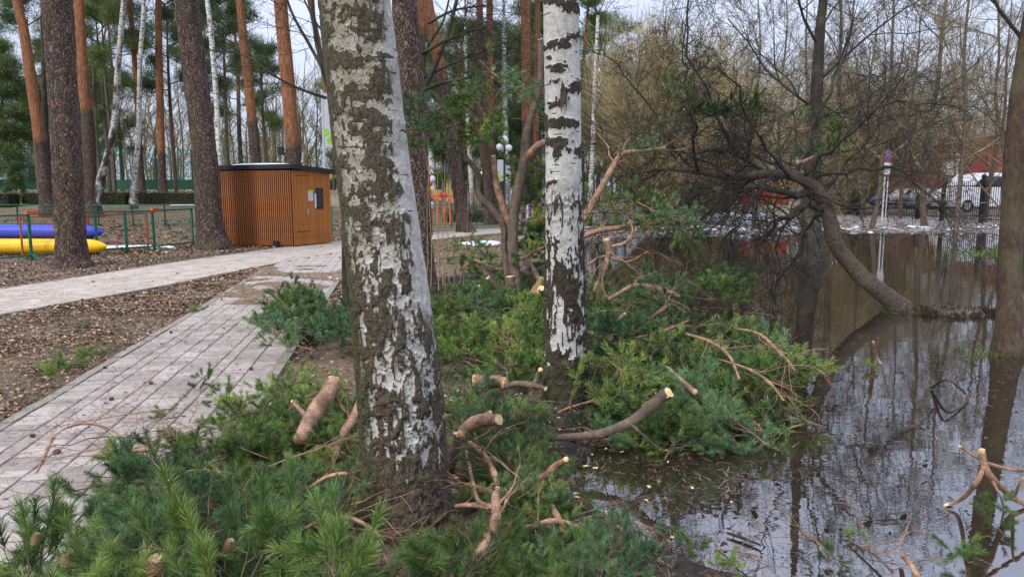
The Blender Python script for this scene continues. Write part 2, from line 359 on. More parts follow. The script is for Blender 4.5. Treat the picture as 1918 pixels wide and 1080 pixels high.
M['cone'] = simple('cone_scales', (.16, .105, .065), .85, var=.5, sc=40)
M['cone_green'] = simple('green_brown_cone', (.26, .19, .09), .8, var=.4, sc=40)
M['moss'] = simple('moss_mound', (.055, .065, .022), .95, var=.6, sc=12, bump=.8)
M['mud'] = simple('wet_mud', (.05, .036, .026), .5, var=.6, sc=10, bump=.8)
M['sapling'] = simple('yellowish_stem', (.33, .24, .13), .8, var=.3)
M['grass'] = mat_needle('grass_blades', (.04, .09, .02), (.09, .17, .03), (.17, .26, .06))
# ================================================================ terrain, water, paths
SHORE = np.array([(0.78,2.80),(0.44,3.15),(.28,3.6),(.18,4.1),(.50,4.7),(1.2,5.2),(1.6,6.2),(1.5,7.5),(1.0,8.6),(-.2,9.4),(-1.2,10),(-1.6,11.5),(-.9,13.2),(.4,14.6),(1.2,17),(1.5,20),(2.5,23),(5,26),(9,28.2),(14,29),(20,28.5),(29,27),(36,18),(36,4),(22,.6),(10,1.4),(5,1.9),(2.2,2.3)])
def sdist(x, y, poly):
    """signed distance, negative inside"""
    d = np.full(x.shape, 1e9); ins = np.zeros(x.shape, bool); n = len(poly)
    for i in range(n):
        ax, ay = poly[i]; bx, by = poly[(i + 1) % n]; ex, ey = bx - ax, by - ay
        t = np.clip(((x - ax) * ex + (y - ay) * ey) / (ex * ex + ey * ey), 0, 1)
        d = np.minimum(d, (x - ax - t * ex) ** 2 + (y - ay - t * ey) ** 2)
        c = ((ay > y) != (by > y)) & (x < ex * (y - ay) / (ey if ey else 1e-9) + ax); ins ^= c
    return np.where(ins, -1, 1) * np.sqrt(d)
P1O = np.array([-3.48, 4.8]); P1D = np.array([-1.3, 8.5]); P1D /= np.linalg.norm(P1D); P1N = np.array([P1D[1], -P1D[0]]); P1W = 1.66
P2C = resample([(-10.2, -2), (-9.0, 4), (-7.75, 9), (-6.95, 12), (-6.6, 14), (-5.95, 17), (-4.95, 20.5), (-3.3, 24.2), (-.9, 28.0), (2.0, 31), (6, 34), (11, 37)], 300); P2W = 2.35
P2S = np.concatenate([[0], np.cumsum(np.linalg.norm(np.diff(P2C, axis=0), axis=1))])
def p2pt(s, u):
    c = np.array([np.interp(s, P2S, P2C[:, k]) for k in (0, 1)]).T; e = np.array([np.interp(s + .1, P2S, P2C[:, k]) for k in (0, 1)]).T
    d = e - c; d /= np.linalg.norm(d, axis=-1, keepdims=True) + 1e-9
    return c + np.stack([d[..., 1], -d[..., 0]], -1) * np.asarray(u)[..., None], d
def pathdist(x, y):
    sx, sy = x - P1O[0], y - P1O[1]; s = sx * P1D[0] + sy * P1D[1]; u = sx * P1N[0] + sy * P1N[1]
    d1 = np.maximum(np.abs(u - P1W / 2) - P1W / 2, np.maximum(-6 - s, s - 14))
    d2 = np.full(x.shape, 1e9)
    for i in range(0, len(P2C), 3): d2 = np.minimum(d2, np.hypot(x - P2C[i, 0], y - P2C[i, 1]))
    return d1, d2 - P2W / 2
def tz(x, y):
    x = np.atleast_1d(np.asarray(x, float)); y = np.atleast_1d(np.asarray(y, float))
    p = np.stack([x, y, 0 * x], 1)
    z = .05 * (fbm(p * .9, 3, 5) - .5) + .035 * (fbm(p * 4, 2, 9) - .5)
    d1, d2 = pathdist(x, y); pd = np.minimum(d1, d2); z = z * sstep(0, .5, pd) - .035 * (1 - sstep(-.12, .0, pd)) + .012 * sstep(0, .3, pd)
    z = z + 1.5 * sstep(29, 50, y) * sstep(-2, -12, x)
    sd_ = sdist(x, y, SHORE) + .35 * (fbm(p * 1.3, 3, 3) - .5)
    z = np.where(sd_ < .5, z * sstep(-.1, .5, sd_) - .14 * (1 - sstep(-.7, .28, sd_)) - .25 * sstep(-.3, -2.5, sd_), z)
    # mounds round the trees that stand in the flood
    for (mx_, my_, mr, mh) in ((5.06, 7.34, .34, .24), (6.5, 16.2, .4, .12)):
        z = z + mh * np.exp(-((x - mx_) ** 2 + (y - my_) ** 2) / (mr * mr)) * (.6 + .8 * fbm(p * 5, 2, 12))
    return z
def tz1(x, y): return float(tz(x, y)[0])
WZ = -.055
def axis(lo, flo, fhi, hi, st):
    a = list(np.arange(flo, fhi, st)); s = st; v = fhi
    while v < hi: a.append(v); s *= 1.12; v += s
    a.append(hi); s = st; v = flo - st; b = []
    while v > lo: b.append(v); s *= 1.12; v -= s
    b.append(lo); return np.array(b[::-1] + a)
gx, gy = axis(-300, -10, 9, 300, .09), axis(-60, 1.5, 20, 400, .09)
XX, YY = np.meshgrid(gx, gy); xf, yf = XX.ravel(), YY.ravel(); zf = tz(xf, yf)
nx, ny = len(gx), len(gy); ii = (np.arange(ny - 1)[:, None] * nx + np.arange(nx - 1)[None]).ravel()
sdg = sdist(xf, yf, SHORE); pp = np.stack([xf, yf, 0 * xf], 1)
wet = 1 - sstep(-.02, .45, sdg + .5 * (fbm(pp * 1.5, 3, 7) - .5)); wet = np.maximum(wet, .75 * np.exp(-((xf - .1) ** 2 + (yf - 4.3) ** 2) / 1.4))
mud = sstep(26, 29, yf) * sstep(3.5, 7, xf) * (1 - sstep(42, 50, yf)) * .9 * (sdg > -.3) 
mud = np.maximum(mud, sstep(20, 23, yf) * sstep(-1, .5, xf) * sstep(12, 6, xf) * .55 * (sdg > 0))
dry = sstep(38, 43, yf) * sstep(-4, -9, xf) * .75
ob('ground', mesh_np('ground', np.stack([xf, yf, zf], 1), np.stack([ii, ii + 1, ii + nx + 1, ii + nx], 1), M['ground'], True, dict(wet=np.clip(wet, 0, 1), mud=np.clip(mud, 0, 1), dry=dry)), kind='structure')
ob('water', mesh_np('water', [(-2.6, .2, WZ), (40, .2, WZ), (40, 30, WZ), (-2.6, 30, WZ)], np.array([[0, 1, 2, 3]]), M['water']), kind='structure')

# ---- paths: bed, individual pavers, kerb stones
rs = random.Random(4); nr = np.random.default_rng(4)
def strip(name, a, b, z, mat, parent=None, **kw):
    n = len(a); V = np.vstack([np.column_stack([a, np.full(n, z)]), np.column_stack([b, np.full(n, z)])]); i = np.arange(n - 1)
    return ob(name, mesh_np(name, V, np.stack([i + n, i + n + 1, i + 1, i], 1)[:, ::-1] if False else np.stack([i, i + n, i + n + 1, i + 1], 1), mat), parent, **kw)
s1 = np.linspace(-6, 14, 40)
path1 = strip('brick_path', P1O + P1D * s1[:, None], P1O + P1D * s1[:, None] + P1N * P1W, .0, M['joint'], kind='structure')
s2 = np.linspace(2, P2S[-1] - .2, 220)
path2 = strip('pale_path', p2pt(s2, -P2W / 2 + 0 * s2)[0], p2pt(s2, P2W / 2 + 0 * s2)[0], .004, M['joint'], kind='structure')
def paver_mesh(w, l, mat):
    h, b = .03, .006; V = []
    for z, e in ((-.02, 0), (h - .02 - .004, 0), (h - .02, b)):
        V += [(-w / 2 + e, -l / 2 + e, z), (w / 2 - e, -l / 2 + e, z), (w / 2 - e, l / 2 - e, z), (-w / 2 + e, l / 2 - e, z)]
    F_ = [[8, 9, 10, 11]] + [[i + j, i + (j + 1) % 4, i + 4 + (j + 1) % 4, i + 4 + j] for i in (0, 4) for j in range(4)]
    return mesh_np('paver', V, np.array(F_), mat)
def lay(cells, parent, mat, zt):
    """cells: (x,y,ang,w,l). nearest 300 become single objects, the rest one mesh"""
    cells.sort(key=lambda c: (c[1] < 3.6, abs(c[0] / c[1]) > .74 if c[1] > 0 else True, c[0] ** 2 + c[1] ** 2))
    cache = {}
    for c in cells[:300]:
        k = (round(c[3], 3), round(c[4], 3))
        if k not in cache: cache[k] = paver_mesh(c[3] - .011, c[4] - .015, mat)
        o = ob('paver', cache[k], parent, (c[0], c[1], zt + rs.uniform(-.003, .003))); o.rotation_euler = (rs.uniform(-.012, .012), rs.uniform(-.012, .012), c[2] + rs.uniform(-.012, .012))
    V = []; F_ = []
    b = np.array([(-.5, -.5, 0), (.5, -.5, 0), (.5, .5, 0), (-.5, .5, 0), (-.5, -.5, 1), (.5, -.5, 1), (.5, .5, 1), (-.5, .5, 1)])
    for q, c in enumerate(cells[300:]):
        v = b * (c[3] - .011, c[4] - .011, .03); cs, sn = math.cos(c[2]), math.sin(c[2])
        V.append(np.column_stack([v[:, 0] * cs - v[:, 1] * sn + c[0], v[:, 0] * sn + v[:, 1] * cs + c[1], v[:, 2] + zt - .02 + rs.uniform(-.002, .002)])); F_.append(BOXF[1:] + 8 * q)
    ob('paver', mesh_np('paver_field', np.vstack(V), np.vstack(F_), mat), parent, kind='stuff')
def cols(total, ws):
    r = []; u = 0
    while u < total - .05: w = rs.choice(ws); w = min(w, total - u); r.append((u, w)); u += w
    return r
WS = (.2143, .107, .2143, .16, .267, .107, .2143, .2143); cells = []; ang1 = math.atan2(P1D[1], P1D[0]) - math.pi / 2
for (u, w) in [(0.08 + sum(WS[:k]), WS[k]) for k in range(8)]:
    s = -2.5 + rs.random() * .2
    while s < 14:
        l = rs.choice((.107, .107, .107, .16, .214)); c = P1O + P1D * (s + l / 2) + P1N * (u + w / 2)
        if pathdist(c[:1], c[1:])[1][0] > -.06: cells.append((c[0], c[1], ang1, w, l))
        s += l
lay(cells, path1, M['paver'], .012)
cells = []
for k in range(11):
    u = -P2W / 2 + .08 + .1995 * k; s = 3.0 + rs.random() * .2
    while s < 38:
        l = rs.choice((.1, .2, .2, .3)) if s < 26 else .6
        c, d = p2pt(np.array([s + l / 2]), np.array([u + .1])); cells.append((c[0, 0], c[0, 1], math.atan2(d[0, 1], d[0, 0]) - math.pi / 2, .1995, l)); s += l
lay(cells, path2, M['paver_pale'], .016)
def kerb_mesh(l):
    m = MB(); m.box((0, 0, -.02), (.078, l - .008, .10)); return m.mesh('kerb_stone', M['kerb'])
km = kerb_mesh(.5)
for side, s_end in ((0.04, 9.7), (P1W - .04, 13.2)):
    s = -2.5
    while s < s_end:
        c = P1O + P1D * (s + .25) + P1N * side; o = ob('kerb_stone', km, path1, (c[0], c[1], .0 + rs.uniform(-.006, .006))); o.rotation_euler = (rs.uniform(-.01, .01), 0, ang1 + rs.uniform(-.01, .01)); s += .5
for side in (-P2W / 2 + .035, P2W / 2 - .035):
    s = 4.0
    while s < 34:
        c, d = p2pt(np.array([s + .25]), np.array([side]))
        if side < 0 or abs(pathdist(c[:, 0], c[:, 1])[0][0]) > .0 and pathdist(c[:, 0], c[:, 1])[0][0] > -.04:
            o = ob('kerb_stone', km, path2, (c[0, 0], c[0, 1], -.002 + rs.uniform(-.004, .004))); o.rotation_euler = (0, 0, math.atan2(d[0, 1], d[0, 0]) - math.pi / 2)
        s += .5

# ---- leaf litter (uncountable): folded leaf blades, dead needles
def scatter_zone(n, x0, x1, y0, y1, seed, keep_path=.05, water=0.0):
    g = np.random.default_rng(seed); x = g.uniform(x0, x1, n); y = g.uniform(y0, y1, n)
    d1, d2 = pathdist(x, y); sdw = sdist(x, y, SHORE); pd = np.minimum(d1, d2)
    k = np.where(pd > .02, 1, keep_path) * np.where(sdw > -.15, 1, water); cl = sstep(.30, .6, fbm(np.stack([x, y, 0 * x], 1) * 1.7, 3, 21)); k = k * (.35 + .65 * cl)
    m = g.random(n) < k; return x[m], y[m], g
def leaves(name, zones, label):
    VV = []; FF = []; TT = []; off = 0
    for (n, x0, x1, y0, y1, sz, seed, kp, wt) in zones:
        x, y, g = scatter_zone(n, x0, x1, y0, y1, seed, kp, wt); m = len(x); z = np.maximum(tz(x, y), np.where(sdist(x, y, SHORE) < .1, WZ, -9)); d1, d2 = pathdist(x, y); z = np.where(np.minimum(d1, d2) < 0, .018, z)
        l = g.uniform(.5, 1.2, m) * sz; w = l * g.uniform(.35, .75, m); a = g.uniform(0, 6.28, m); t1 = g.uniform(-.45, .45, m); t2 = g.uniform(-.4, .4, m); fold = g.uniform(-.1, .45, m)
        c = np.stack([np.cos(a), np.sin(a), t1], 1) * l[:, None] / 2; s_ = np.stack([-np.sin(a), np.cos(a), t2], 1) * w[:, None] / 2
        o = np.stack([x, y, z + .008 + g.uniform(0, .022, m)], 1); up = np.zeros((m, 3)); up[:, 2] = fold * w
        q3 = g.uniform(.15, .6, m)[:, None]; V = np.stack([o - c, o - c * q3 + s_ + up, o + c * .45 + s_ * .8 + up, o + c, o + c * .45 - s_ * .8 + up, o - c * q3 - s_ + up], 1).reshape(-1, 3); i = np.arange(m) * 6 + off
        VV.append(V); FF.append(np.concatenate([np.stack([i, i + 3, i + 2, i + 1], 1), np.stack([i, i + 5, i + 4, i + 3], 1)])); tt = g.random(m); tt = np.where(sdist(x, y, SHORE) < .5, tt * .45, tt); TT.append(np.repeat(tt, 6)); off += 6 * m
    return ob(name, mesh_np(name, np.vstack(VV), np.vstack(FF), M['leaf'], False, dict(tint=np.concatenate(TT))), label=label, cat='leaf litter', kind='stuff')
leaves('leaf_litter', [(74000, -8, -2, 3.8, 14, .041, 1, .008, 0), (34000, -13, -4, 9, 22, .06, 2, .006, 0), (20000, -4, 2.5, 2.2, 10, .045, 3, .012, .03), (9000, -4, 4, 9, 28, .08, 4, .02, .01), (1500, .3, 6, 2.2, 8, .035, 5, 0, .25), (10000, -30, -5, 18, 34, .14, 6, .0, 0)], 'brown fallen leaves covering the forest floor beside the paths and pond')
def deadneedles():
    g = np.random.default_rng(77); segs = []
    for (n, x0, x1, y0, y1, L_) in ((26000, -5.2, -3.0, 10.0, 15.2, .10), (5000, -4.4, -2, 4, 12, .07), (9000, -8, -3, 4, 13, .08), (6000, -3, 1.5, 2.3, 7, .07), (1300, .3, 6, 2.3, 8.5, .09)):
        x = g.uniform(x0, x1, n); y = g.uniform(y0, y1, n)
        if L_ == .10: m = fbm(np.stack([x, y, 0 * x], 1) * 2.2, 2, 5) > .45; x, y = x[m], y[m]
        segs.append((x, y, np.full(len(x), L_)))
    x, y, l = (np.concatenate(q) for q in zip(*segs)); m = len(x); d1, d2 = pathdist(x, y); z = np.maximum(np.where(np.minimum(d1, d2) < 0.02, .031, tz(x, y) + .015), WZ + .004)
    a = g.uniform(0, 6.28, m); c = np.stack([np.cos(a), np.sin(a), g.uniform(-.12, .2, m)], 1) * l[:, None]; s_ = np.stack([-np.sin(a), np.cos(a), 0 * a], 1) * np.where(l == .10, .007, .0022)[:, None]; o = np.stack([x, y, z], 1)
    V = np.stack([o - s_, o + s_, o + c], 1).reshape(-1, 3)
    ob('dead_needle_litter', mesh_np('dead_needle_litter', V, np.arange(3 * m).reshape(-1, 3), M['leaf'], False, dict(tint=np.repeat(np.where(l == .10, g.uniform(.45, .95, m), g.uniform(.2, .75, m)), 3))), label='dry dead pine needles and sawdust strewn over the brick path', cat='needle litter', kind='stuff')
deadneedles()
# ================================================================ trees
def dense(name, ctrl, n, k, mat, disp=None, seed=0, attrs=None, parent=None, aniso=(1, 1, 1)):
    """trunk: ctrl rows x,y,z,r ; displaced along the ring normal by disp(world pts, theta, h)->(d, attr dict)"""
    C_ = resample(ctrl, n); V, Fq = tubes(C_[None, :, :3], C_[None, :, 3], k)
    V = V.reshape(n, k, 3); cen = C_[:, None, :3]; rad = V - cen; rn = rad / (np.linalg.norm(rad, axis=2, keepdims=True) + 1e-9)
    Vf = V.reshape(-1, 3); at = {}
    if disp: d, at = disp(Vf, rn.reshape(-1, 3), np.repeat(C_[:, 2], k), np.repeat(C_[:, 3], k)); Vf = Vf + rn.reshape(-1, 3) * d[:, None]
    return ob(name, mesh_np(name, Vf, Fq, mat, True, at), parent)
def px_ctrl(rows, Y, Htop, zb=None, top_r=.35, dY=0.0, lean=.5):
    """rows (px,py,width) top-of-frame first or base first -> control rows incl. root below ground and extension above frame"""
    rows = sorted(rows, key=lambda r: -r[1]); c = []
    for i, (a, b, w) in enumerate(rows):
        p, t = PT(a, b, Y + dY * i / max(1, len(rows) - 1)); c.append([p.x, p.y, p.z, w / 2 * t])
    c.insert(0, [c[0][0], c[0][1], (zb if zb is not None else c[0][2]) - .25, c[0][3] * 1.04])
    d = (Vector(c[-1][:3]) - Vector(c[-2][:3])).normalized(); top = Vector(c[-1][:3]); r = c[-1][3]; L_ = Htop - top.z
    if L_ > 0:
        for f in (.35, .7, 1.0):
            q = top + Vector((d.x * L_ * f * lean, d.y * L_ * f * lean, L_ * f)); c.append([q.x, q.y, q.z, r * (1 - (1 - top_r) * f)])
    return c
class Br:
    """branch collector grouped by vertex count"""
    def __init__(s): s.g = {}
    def add(s, pts, r0, r1, k=3):
        s.g.setdefault((len(pts), k), []).append((pts, r0, r1))
    def mesh(s, name, mat, smooth=True):
        VV = []; FF = []; off = 0
        for (n, k), it in s.g.items():
            Pp = np.array([i[0] for i in it], float); t = np.linspace(0, 1, n)[None]; r0 = np.array([i[1] for i in it])[:, None]; r1 = np.array([i[2] for i in it])[:, None]
            V, F_ = tubes(Pp, r0 * (1 - t) + r1 * t, k); VV.append(V); FF.append(F_ + off); off += len(V)
        return mesh_np(name, np.vstack(VV), np.vstack(FF), mat, smooth)
def grow(B, rg, p, d, L_, r, lvl, nkids, spread=.9, up=.15, wob=.18, kf=.62, rf=.6, n=5, rmin=.003, ends=None, start=.25):
    """recursive crooked branch. p,d tuples."""
    pts = [p]; x, y, z = p; dx, dy, dz = d; st = L_ / (n - 1)
    for i in range(n - 1):
        dx += rg.gauss(0, wob); dy += rg.gauss(0, wob); dz += rg.gauss(0, wob) + up
        q = math.sqrt(dx * dx + dy * dy + dz * dz) + 1e-9; dx /= q; dy /= q; dz /= q
        x += dx * st; y += dy * st; z += dz * st; pts.append((x, y, z))
    r1 = max(rmin * .6, r * (.35 if lvl else .25)); B.add(pts, r, r1, 5 if r > .03 else (4 if r > .012 else 3))
    if ends is not None and lvl <= 1: ends.append((pts[-1], (dx, dy, dz))); ends.append((pts[n // 2], (dx, dy, dz)))
    if lvl == 0: return
    for c in range(nkids[-lvl]):
        t = start + (1 - start) * (c + rg.random()) / nkids[-lvl]; s = t * (n - 1); i = min(int(s), n - 2); f = s - i
        b = tuple(pts[i][j] * (1 - f) + pts[i + 1][j] * f for j in range(3)); dd = [pts[i + 1][j] - pts[i][j] for j in range(3)]; q = math.sqrt(sum(v * v for v in dd)) + 1e-9
        e = [dd[j] / q + rg.gauss(0, spread) * .75 for j in range(3)]; q = math.sqrt(sum(v * v for v in e)) + 1e-9
        grow(B, rg, b, tuple(v / q for v in e), L_ * kf * rg.uniform(.7, 1.15) * (1.15 - .5 * t), max(rmin, (r * (1 - t) + r1 * t) * rf), lvl - 1, nkids, spread, up, wob, kf, rf, n, rmin, ends, start)

# ---------------- bark displacement functions
def disp_pine(seed, org0=99, org1=100, amp=.05):
    def f(V, rn, h, r):
        s = np.array([9, 9, 3.2]) * (.25 / max(.1, float(r.mean())))
        n = fbm(V * s, 3, seed); rid = 1 - np.abs(2 * n - 1) * 2.2; o = sstep(org0, org1, h)
        big = fbm(V * np.array([2.5, 2.5, .8]), 2, seed + 9) - .5
        flare = .22 * r * np.exp(-np.maximum(h - h.min() - .25, 0) / .25)
        return np.clip(rid, -.6, 1) * amp * r * (1 - .75 * o) + big * r * .12 + flare * (.5 + fbm(V * 4, 2, seed)), dict(org=o)
    return f
def disp_birch(big=True, seed=0, z_low=.9):
    def f(V, rn, h, r):
        side = rn[:, 0]                                       # -1 left .. +1 right seen from the path
        lo = np.array([17, 17, 6.0]); n1 = fbm(V * lo, 4, seed); n1b = fbm(V * np.array([34, 34, 10]), 3, seed + 4); n1c = fbm(V * np.array([70, 70, 28]), 3, seed + 6)
        up = np.array([9, 9, 15]); n2 = fbm(V * up, 4, seed + 8); n3 = vnoise(V * np.array([9, 9, 95]), seed + 2)
        if big:
            wl = 1 - sstep(1.0, 1.75, h)                       # fissured zone low on the trunk
            thr = .50 + .10 * sstep(.6, .1, h) - .02 * sstep(1.1, 1.9, h)
            rl = np.abs(2 * fbm(V * np.array([20, 20, 4.5]), 4, seed + 50) - 1); thin = sstep(.075, .03, rl); n2s = fbm(V * np.array([21, 21, 26]), 3, seed + 51)
            a = sstep(thr + .025, thr - .025, .5 * n1 + .3 * n1b + .2 * n1c)
            b = sstep(.515, .55, .42 * n2 + .26 * n2s + .30 * n1c + .04)
            thin2 = sstep(.055, .02, np.abs(2 * fbm(V * np.array([48, 48, 15]), 3, seed + 60) - 1)) * .8; a = np.maximum(a, thin2)
            m = np.maximum(a, thin * .9) * (.35 + .65 * wl) + np.maximum(b * .9, thin2 * .55) * (1 - wl)
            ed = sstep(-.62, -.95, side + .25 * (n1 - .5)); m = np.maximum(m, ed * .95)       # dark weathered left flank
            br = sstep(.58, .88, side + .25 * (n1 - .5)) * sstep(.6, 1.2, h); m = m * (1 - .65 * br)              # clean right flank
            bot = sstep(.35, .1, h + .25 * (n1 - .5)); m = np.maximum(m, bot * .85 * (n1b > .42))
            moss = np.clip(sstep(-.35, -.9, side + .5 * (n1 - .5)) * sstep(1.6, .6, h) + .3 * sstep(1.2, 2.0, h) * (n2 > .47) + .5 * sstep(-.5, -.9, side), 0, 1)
        else:
            wl = 1 - sstep(1.1, 2.0, h)
            band = sstep(.555, .585, n2 * .65 + .2 * fbm(V * np.array([3, 3, 8]), 2, 31) + .15 * n1c + .015)
            fis = sstep(.50, .465, .5 * n1 + .35 * n1b + .15 * n1c + .06 * sstep(.9, 1.9, h))
            rl = np.abs(2 * fbm(V * np.array([26, 26, 5]), 4, seed + 50) - 1); thin = sstep(.095, .045, rl)
            m = np.maximum(np.maximum(fis, thin) * (wl * .9 + .1), band * (1 - wl * .8))
            bot = sstep(.36, .16, h + .22 * (n1 - .5)); m = np.maximum(m, bot)
            moss = bot * .9 * (n1b > .45)
        m = np.clip(m, 0, 1); len_ = sstep(.74, .80, n3) * sstep(.45, .6, vnoise(V * np.array([14, 14, 30]), seed + 77)) * (1 - .7 * wl) * .85; mm = np.maximum(m, len_)
        rg_ = 1 - np.abs(2 * fbm(V * np.array([40, 40, 14]), 3, seed + 20) - 1) * 2
        d = m * (.004 + .012 * np.clip(rg_, -.4, 1)) * (.6 + .8 * wl) + .02 * r / .2 * (fbm(V * np.array([3, 3, 1.5]), 2, seed + 30) - .5)
        nfl = np.arctan2(rn[:, 1], rn[:, 0]); d = d + (.17 if big else .30) * r * np.exp(-np.maximum(h + .0, 0) / .13) * (.7 + .45 * np.cos(5 * nfl + 1))
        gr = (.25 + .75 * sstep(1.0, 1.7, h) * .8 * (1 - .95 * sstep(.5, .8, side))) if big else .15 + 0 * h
        return d, dict(bark=mm, moss=moss, grime=gr)
    return f
# ---------------- hero birches
def set_thing(o, **k): tag(o, **k); return o
b1 = px_ctrl([(767, 990, 150), (760, 900, 144), (753, 800, 143), (745, 700, 143), (729, 540, 137), (711, 400, 135), (694, 270, 134), (678, 120, 132), (665, 0, 130)], 3.3, 9.0, zb=0, top_r=.45)
t = empty('birch_tree', (b1[0][0], b1[0][1], 0), 0, 'thick rough birch trunk nearest the viewer, white bark split by dark fissures, mossy base', 'tree')
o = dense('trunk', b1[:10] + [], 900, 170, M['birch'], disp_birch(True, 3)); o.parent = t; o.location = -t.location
C_ = resample([b1[9], *b1[10:]], 40); V, Fq = tubes(C_[None, :, :3], C_[None, :, 3], 40); nn = len(V)
Bc = Br(); rg = random.Random(5)
for hh in (3, 3.6, 4.4, 5.2, 6, 6.8, 7.6, 8.4):
    i = int(np.argmin(abs(C_[:, 2] - hh))); a = rg.uniform(0, 6.28); 
    if hh > 3.5: grow(Bc, rg, tuple(C_[i, :3]), (math.cos(a) * .8, math.sin(a) * .8, .5), 2.2, .035, 2, [7, 6], up=.02, ends=None)
me_ = mesh_np('upper_trunk', V, Fq, M['birch'], True, dict(bark=fbm(V * np.array([9, 9, 15]), 3, 2) > .56, moss=0 * V[:, 0], grime=.3 + 0 * V[:, 0])); u_ = ob('upper_trunk', me_, t); u_.location = -t.location
u_ = ob('limb', Bc.mesh('limb', M['bark_dark']), t); u_.location = -t.location
b2 = px_ctrl([(1062, 748, 80), (1060, 700, 75), (1058, 600, 70), (1057, 500, 67), (1056, 400, 66), (1054, 200, 66), (1051, 0, 66)], 5.42, 8.5, zb=0, top_r=.45)
t = empty('birch_tree', (b2[0][0], b2[0][1], 0), 0, 'slim white birch trunk with black bands standing in the cut pine boughs beside the water', 'tree')
o = dense('trunk', b2[:8], 620, 110, M['birch2'], disp_birch(False, 40)); o.parent = t; o.location = -t.location
C_ = resample([b2[7], *b2[8:]], 40); V, Fq = tubes(C_[None, :, :3], C_[None, :, 3], 28)
u_ = ob('upper_trunk', mesh_np('upper_trunk', V, Fq, M['birch'], True, dict(bark=fbm(V * np.array([9, 9, 15]), 3, 2) > .58, moss=0 * V[:, 0], grime=.3 + 0 * V[:, 0])), t); u_.location = -t.location
Bc = Br()
for hh in (5, 5.8, 6.6, 7.4, 8.2):
    i = int(np.argmin(abs(C_[:, 2] - hh))); a = rg.uniform(0, 6.28); grow(Bc, rg, tuple(C_[i, :3]), (math.cos(a) * .8, math.sin(a) * .8, .5), 1.8, .025, 2, [7, 6], up=.02)
u_ = ob('limb', Bc.mesh('limb', M['bark_dark']), t); u_.location = -t.location
# peeled wound on the slim birch
w = MB(); q = P(1056, 185, 5.42 - .155)
w.add([(q.x - .014, q.y, q.z + .13), (q.x - .026, q.y - .006, q.z + .02), (q.x - .02, q.y - .004, q.z - .10), (q.x + .006, q.y - .012, q.z - .02), (q.x + .02, q.y - .006, q.z - .08), (q.x + .024, q.y - .004, q.z + .03), (q.x + .002, q.y - .010, q.z + .09)], [np.array([[0, 1, 3], [1, 2, 3], [0, 3, 6], [6, 3, 5], [3, 4, 5]])])
u_ = w.build('bark_wound', M['bark_brown'], t); u_.location = -t.location

# ---------------- needle crowns for distant pines
def needle_clumps(centres, dirs, g, per, ln, wd, spread=.16):
    m = len(centres) * per; c = np.repeat(centres, per, 0); d = np.repeat(dirs, per, 0); tint = np.repeat(g.random(len(centres)), per) * .7 + g.random(m) * .3
    o = c + g.normal(0, spread, (m, 3)) * np.array([1, 1, .55]); v = d * .5 + g.normal(0, .75, (m, 3)); v[:, 2] += .25; v /= np.linalg.norm(v, axis=1, keepdims=True)
    s_ = np.cross(v, g.normal(0, 1, (m, 3))); s_ /= np.linalg.norm(s_, axis=1, keepdims=True) + 1e-9; l = ln * g.uniform(.6, 1.3, m)[:, None]
    V = np.stack([o - s_ * wd / 2, o + s_ * wd / 2, o + v * l], 1).reshape(-1, 3); return V, np.arange(3 * m).reshape(-1, 3), np.repeat(tint, 3)
def crown_design(seed, H_, R_, nb, z0=0.0, shape='pine', per=19, mat='needle_far', ln=.24, wd=.024):
    rg = random.Random(seed); g = np.random.default_rng(seed); B = Br(); ends = []
    for i in range(nb):
        f = (i + rg.random()) / nb; z = z0 + f * (H_ - z0); a = i * 2.4 + rg.uniform(-.5, .5)
        rr = R_ * (math.sin(math.pi * min(1, .22 + f * .80)) ** .7 if shape == 'pine' else 1.0 - .88 * f) * rg.uniform(.65, 1.15)
        el = (.12 + .5 * f) if shape == 'pine' else -.12
        grow(B, rg, (0, 0, z), (math.cos(a), math.sin(a), el), rr, .035, 2, [6, 5], spread=.55, up=.06, wob=.10, kf=.50, ends=ends, start=.35)
    c = np.array([e[0] for e in ends]); d = np.array([e[1] for e in ends]); V, F_, tn = needle_clumps(c, d, g, per, ln, wd, .23)
    return B.mesh('branches', M['bark_grey']), mesh_np('crown', V, F_, M[mat], False, dict(tint=tn))
CR = [crown_design(s, 7.0, 2.4, 15, .3) for s in (1, 2, 3)] + [crown_design(9, 5.0, 1.7, 11, .2)]
SPR = [crown_design(s, 6.5, 1.9, 30, .5, 'spruce', per=20) for s in (11, 12)]
def add_crown(t, z, des, sc, rz, off=(0, 0)):
    for me, nm in zip(des, ('branches', 'crown')):
        o = ob(nm, me, t, (off[0], off[1], z)); o.rotation_euler = (0, 0, rz); o.scale = (sc, sc, sc)
def pine(rows, Y, Htop, org0, org1, label, group=None, zb=None, crown=None, n=150, k=36, seed=0, amp=.05, mat='pine', cat='tree', lean=.5, name='pine_tree', extra=None):
    c = px_ctrl(rows, Y, Htop, zb, lean=lean); t = empty(name, (c[0][0], c[0][1], c[0][2] + .25), 0, label, cat, group)
    o = dense('trunk', c, n, k, M[mat], disp_pine(seed, org0, org1, amp)); o.parent = t; o.location = -t.location
    top = Vector(c[-1][:3]) - t.location
    if crown is not None: add_crown(t, top.z - crown[1], CR[crown[0]], crown[2], seed * 1.7, (top.x, top.y))
    if extra: extra(t, c)
    return t
pine([(137, 500, 62), (134, 470, 52), (128, 350, 49), (118, 180, 48), (107, 0, 49)], 15.1, 17, 9, 11, 'stout dark pine trunk in front of the mesh fence beside the pale path', zb=-.02, crown=(0, 5, 1.0), n=420, k=90, seed=3, amp=.06)
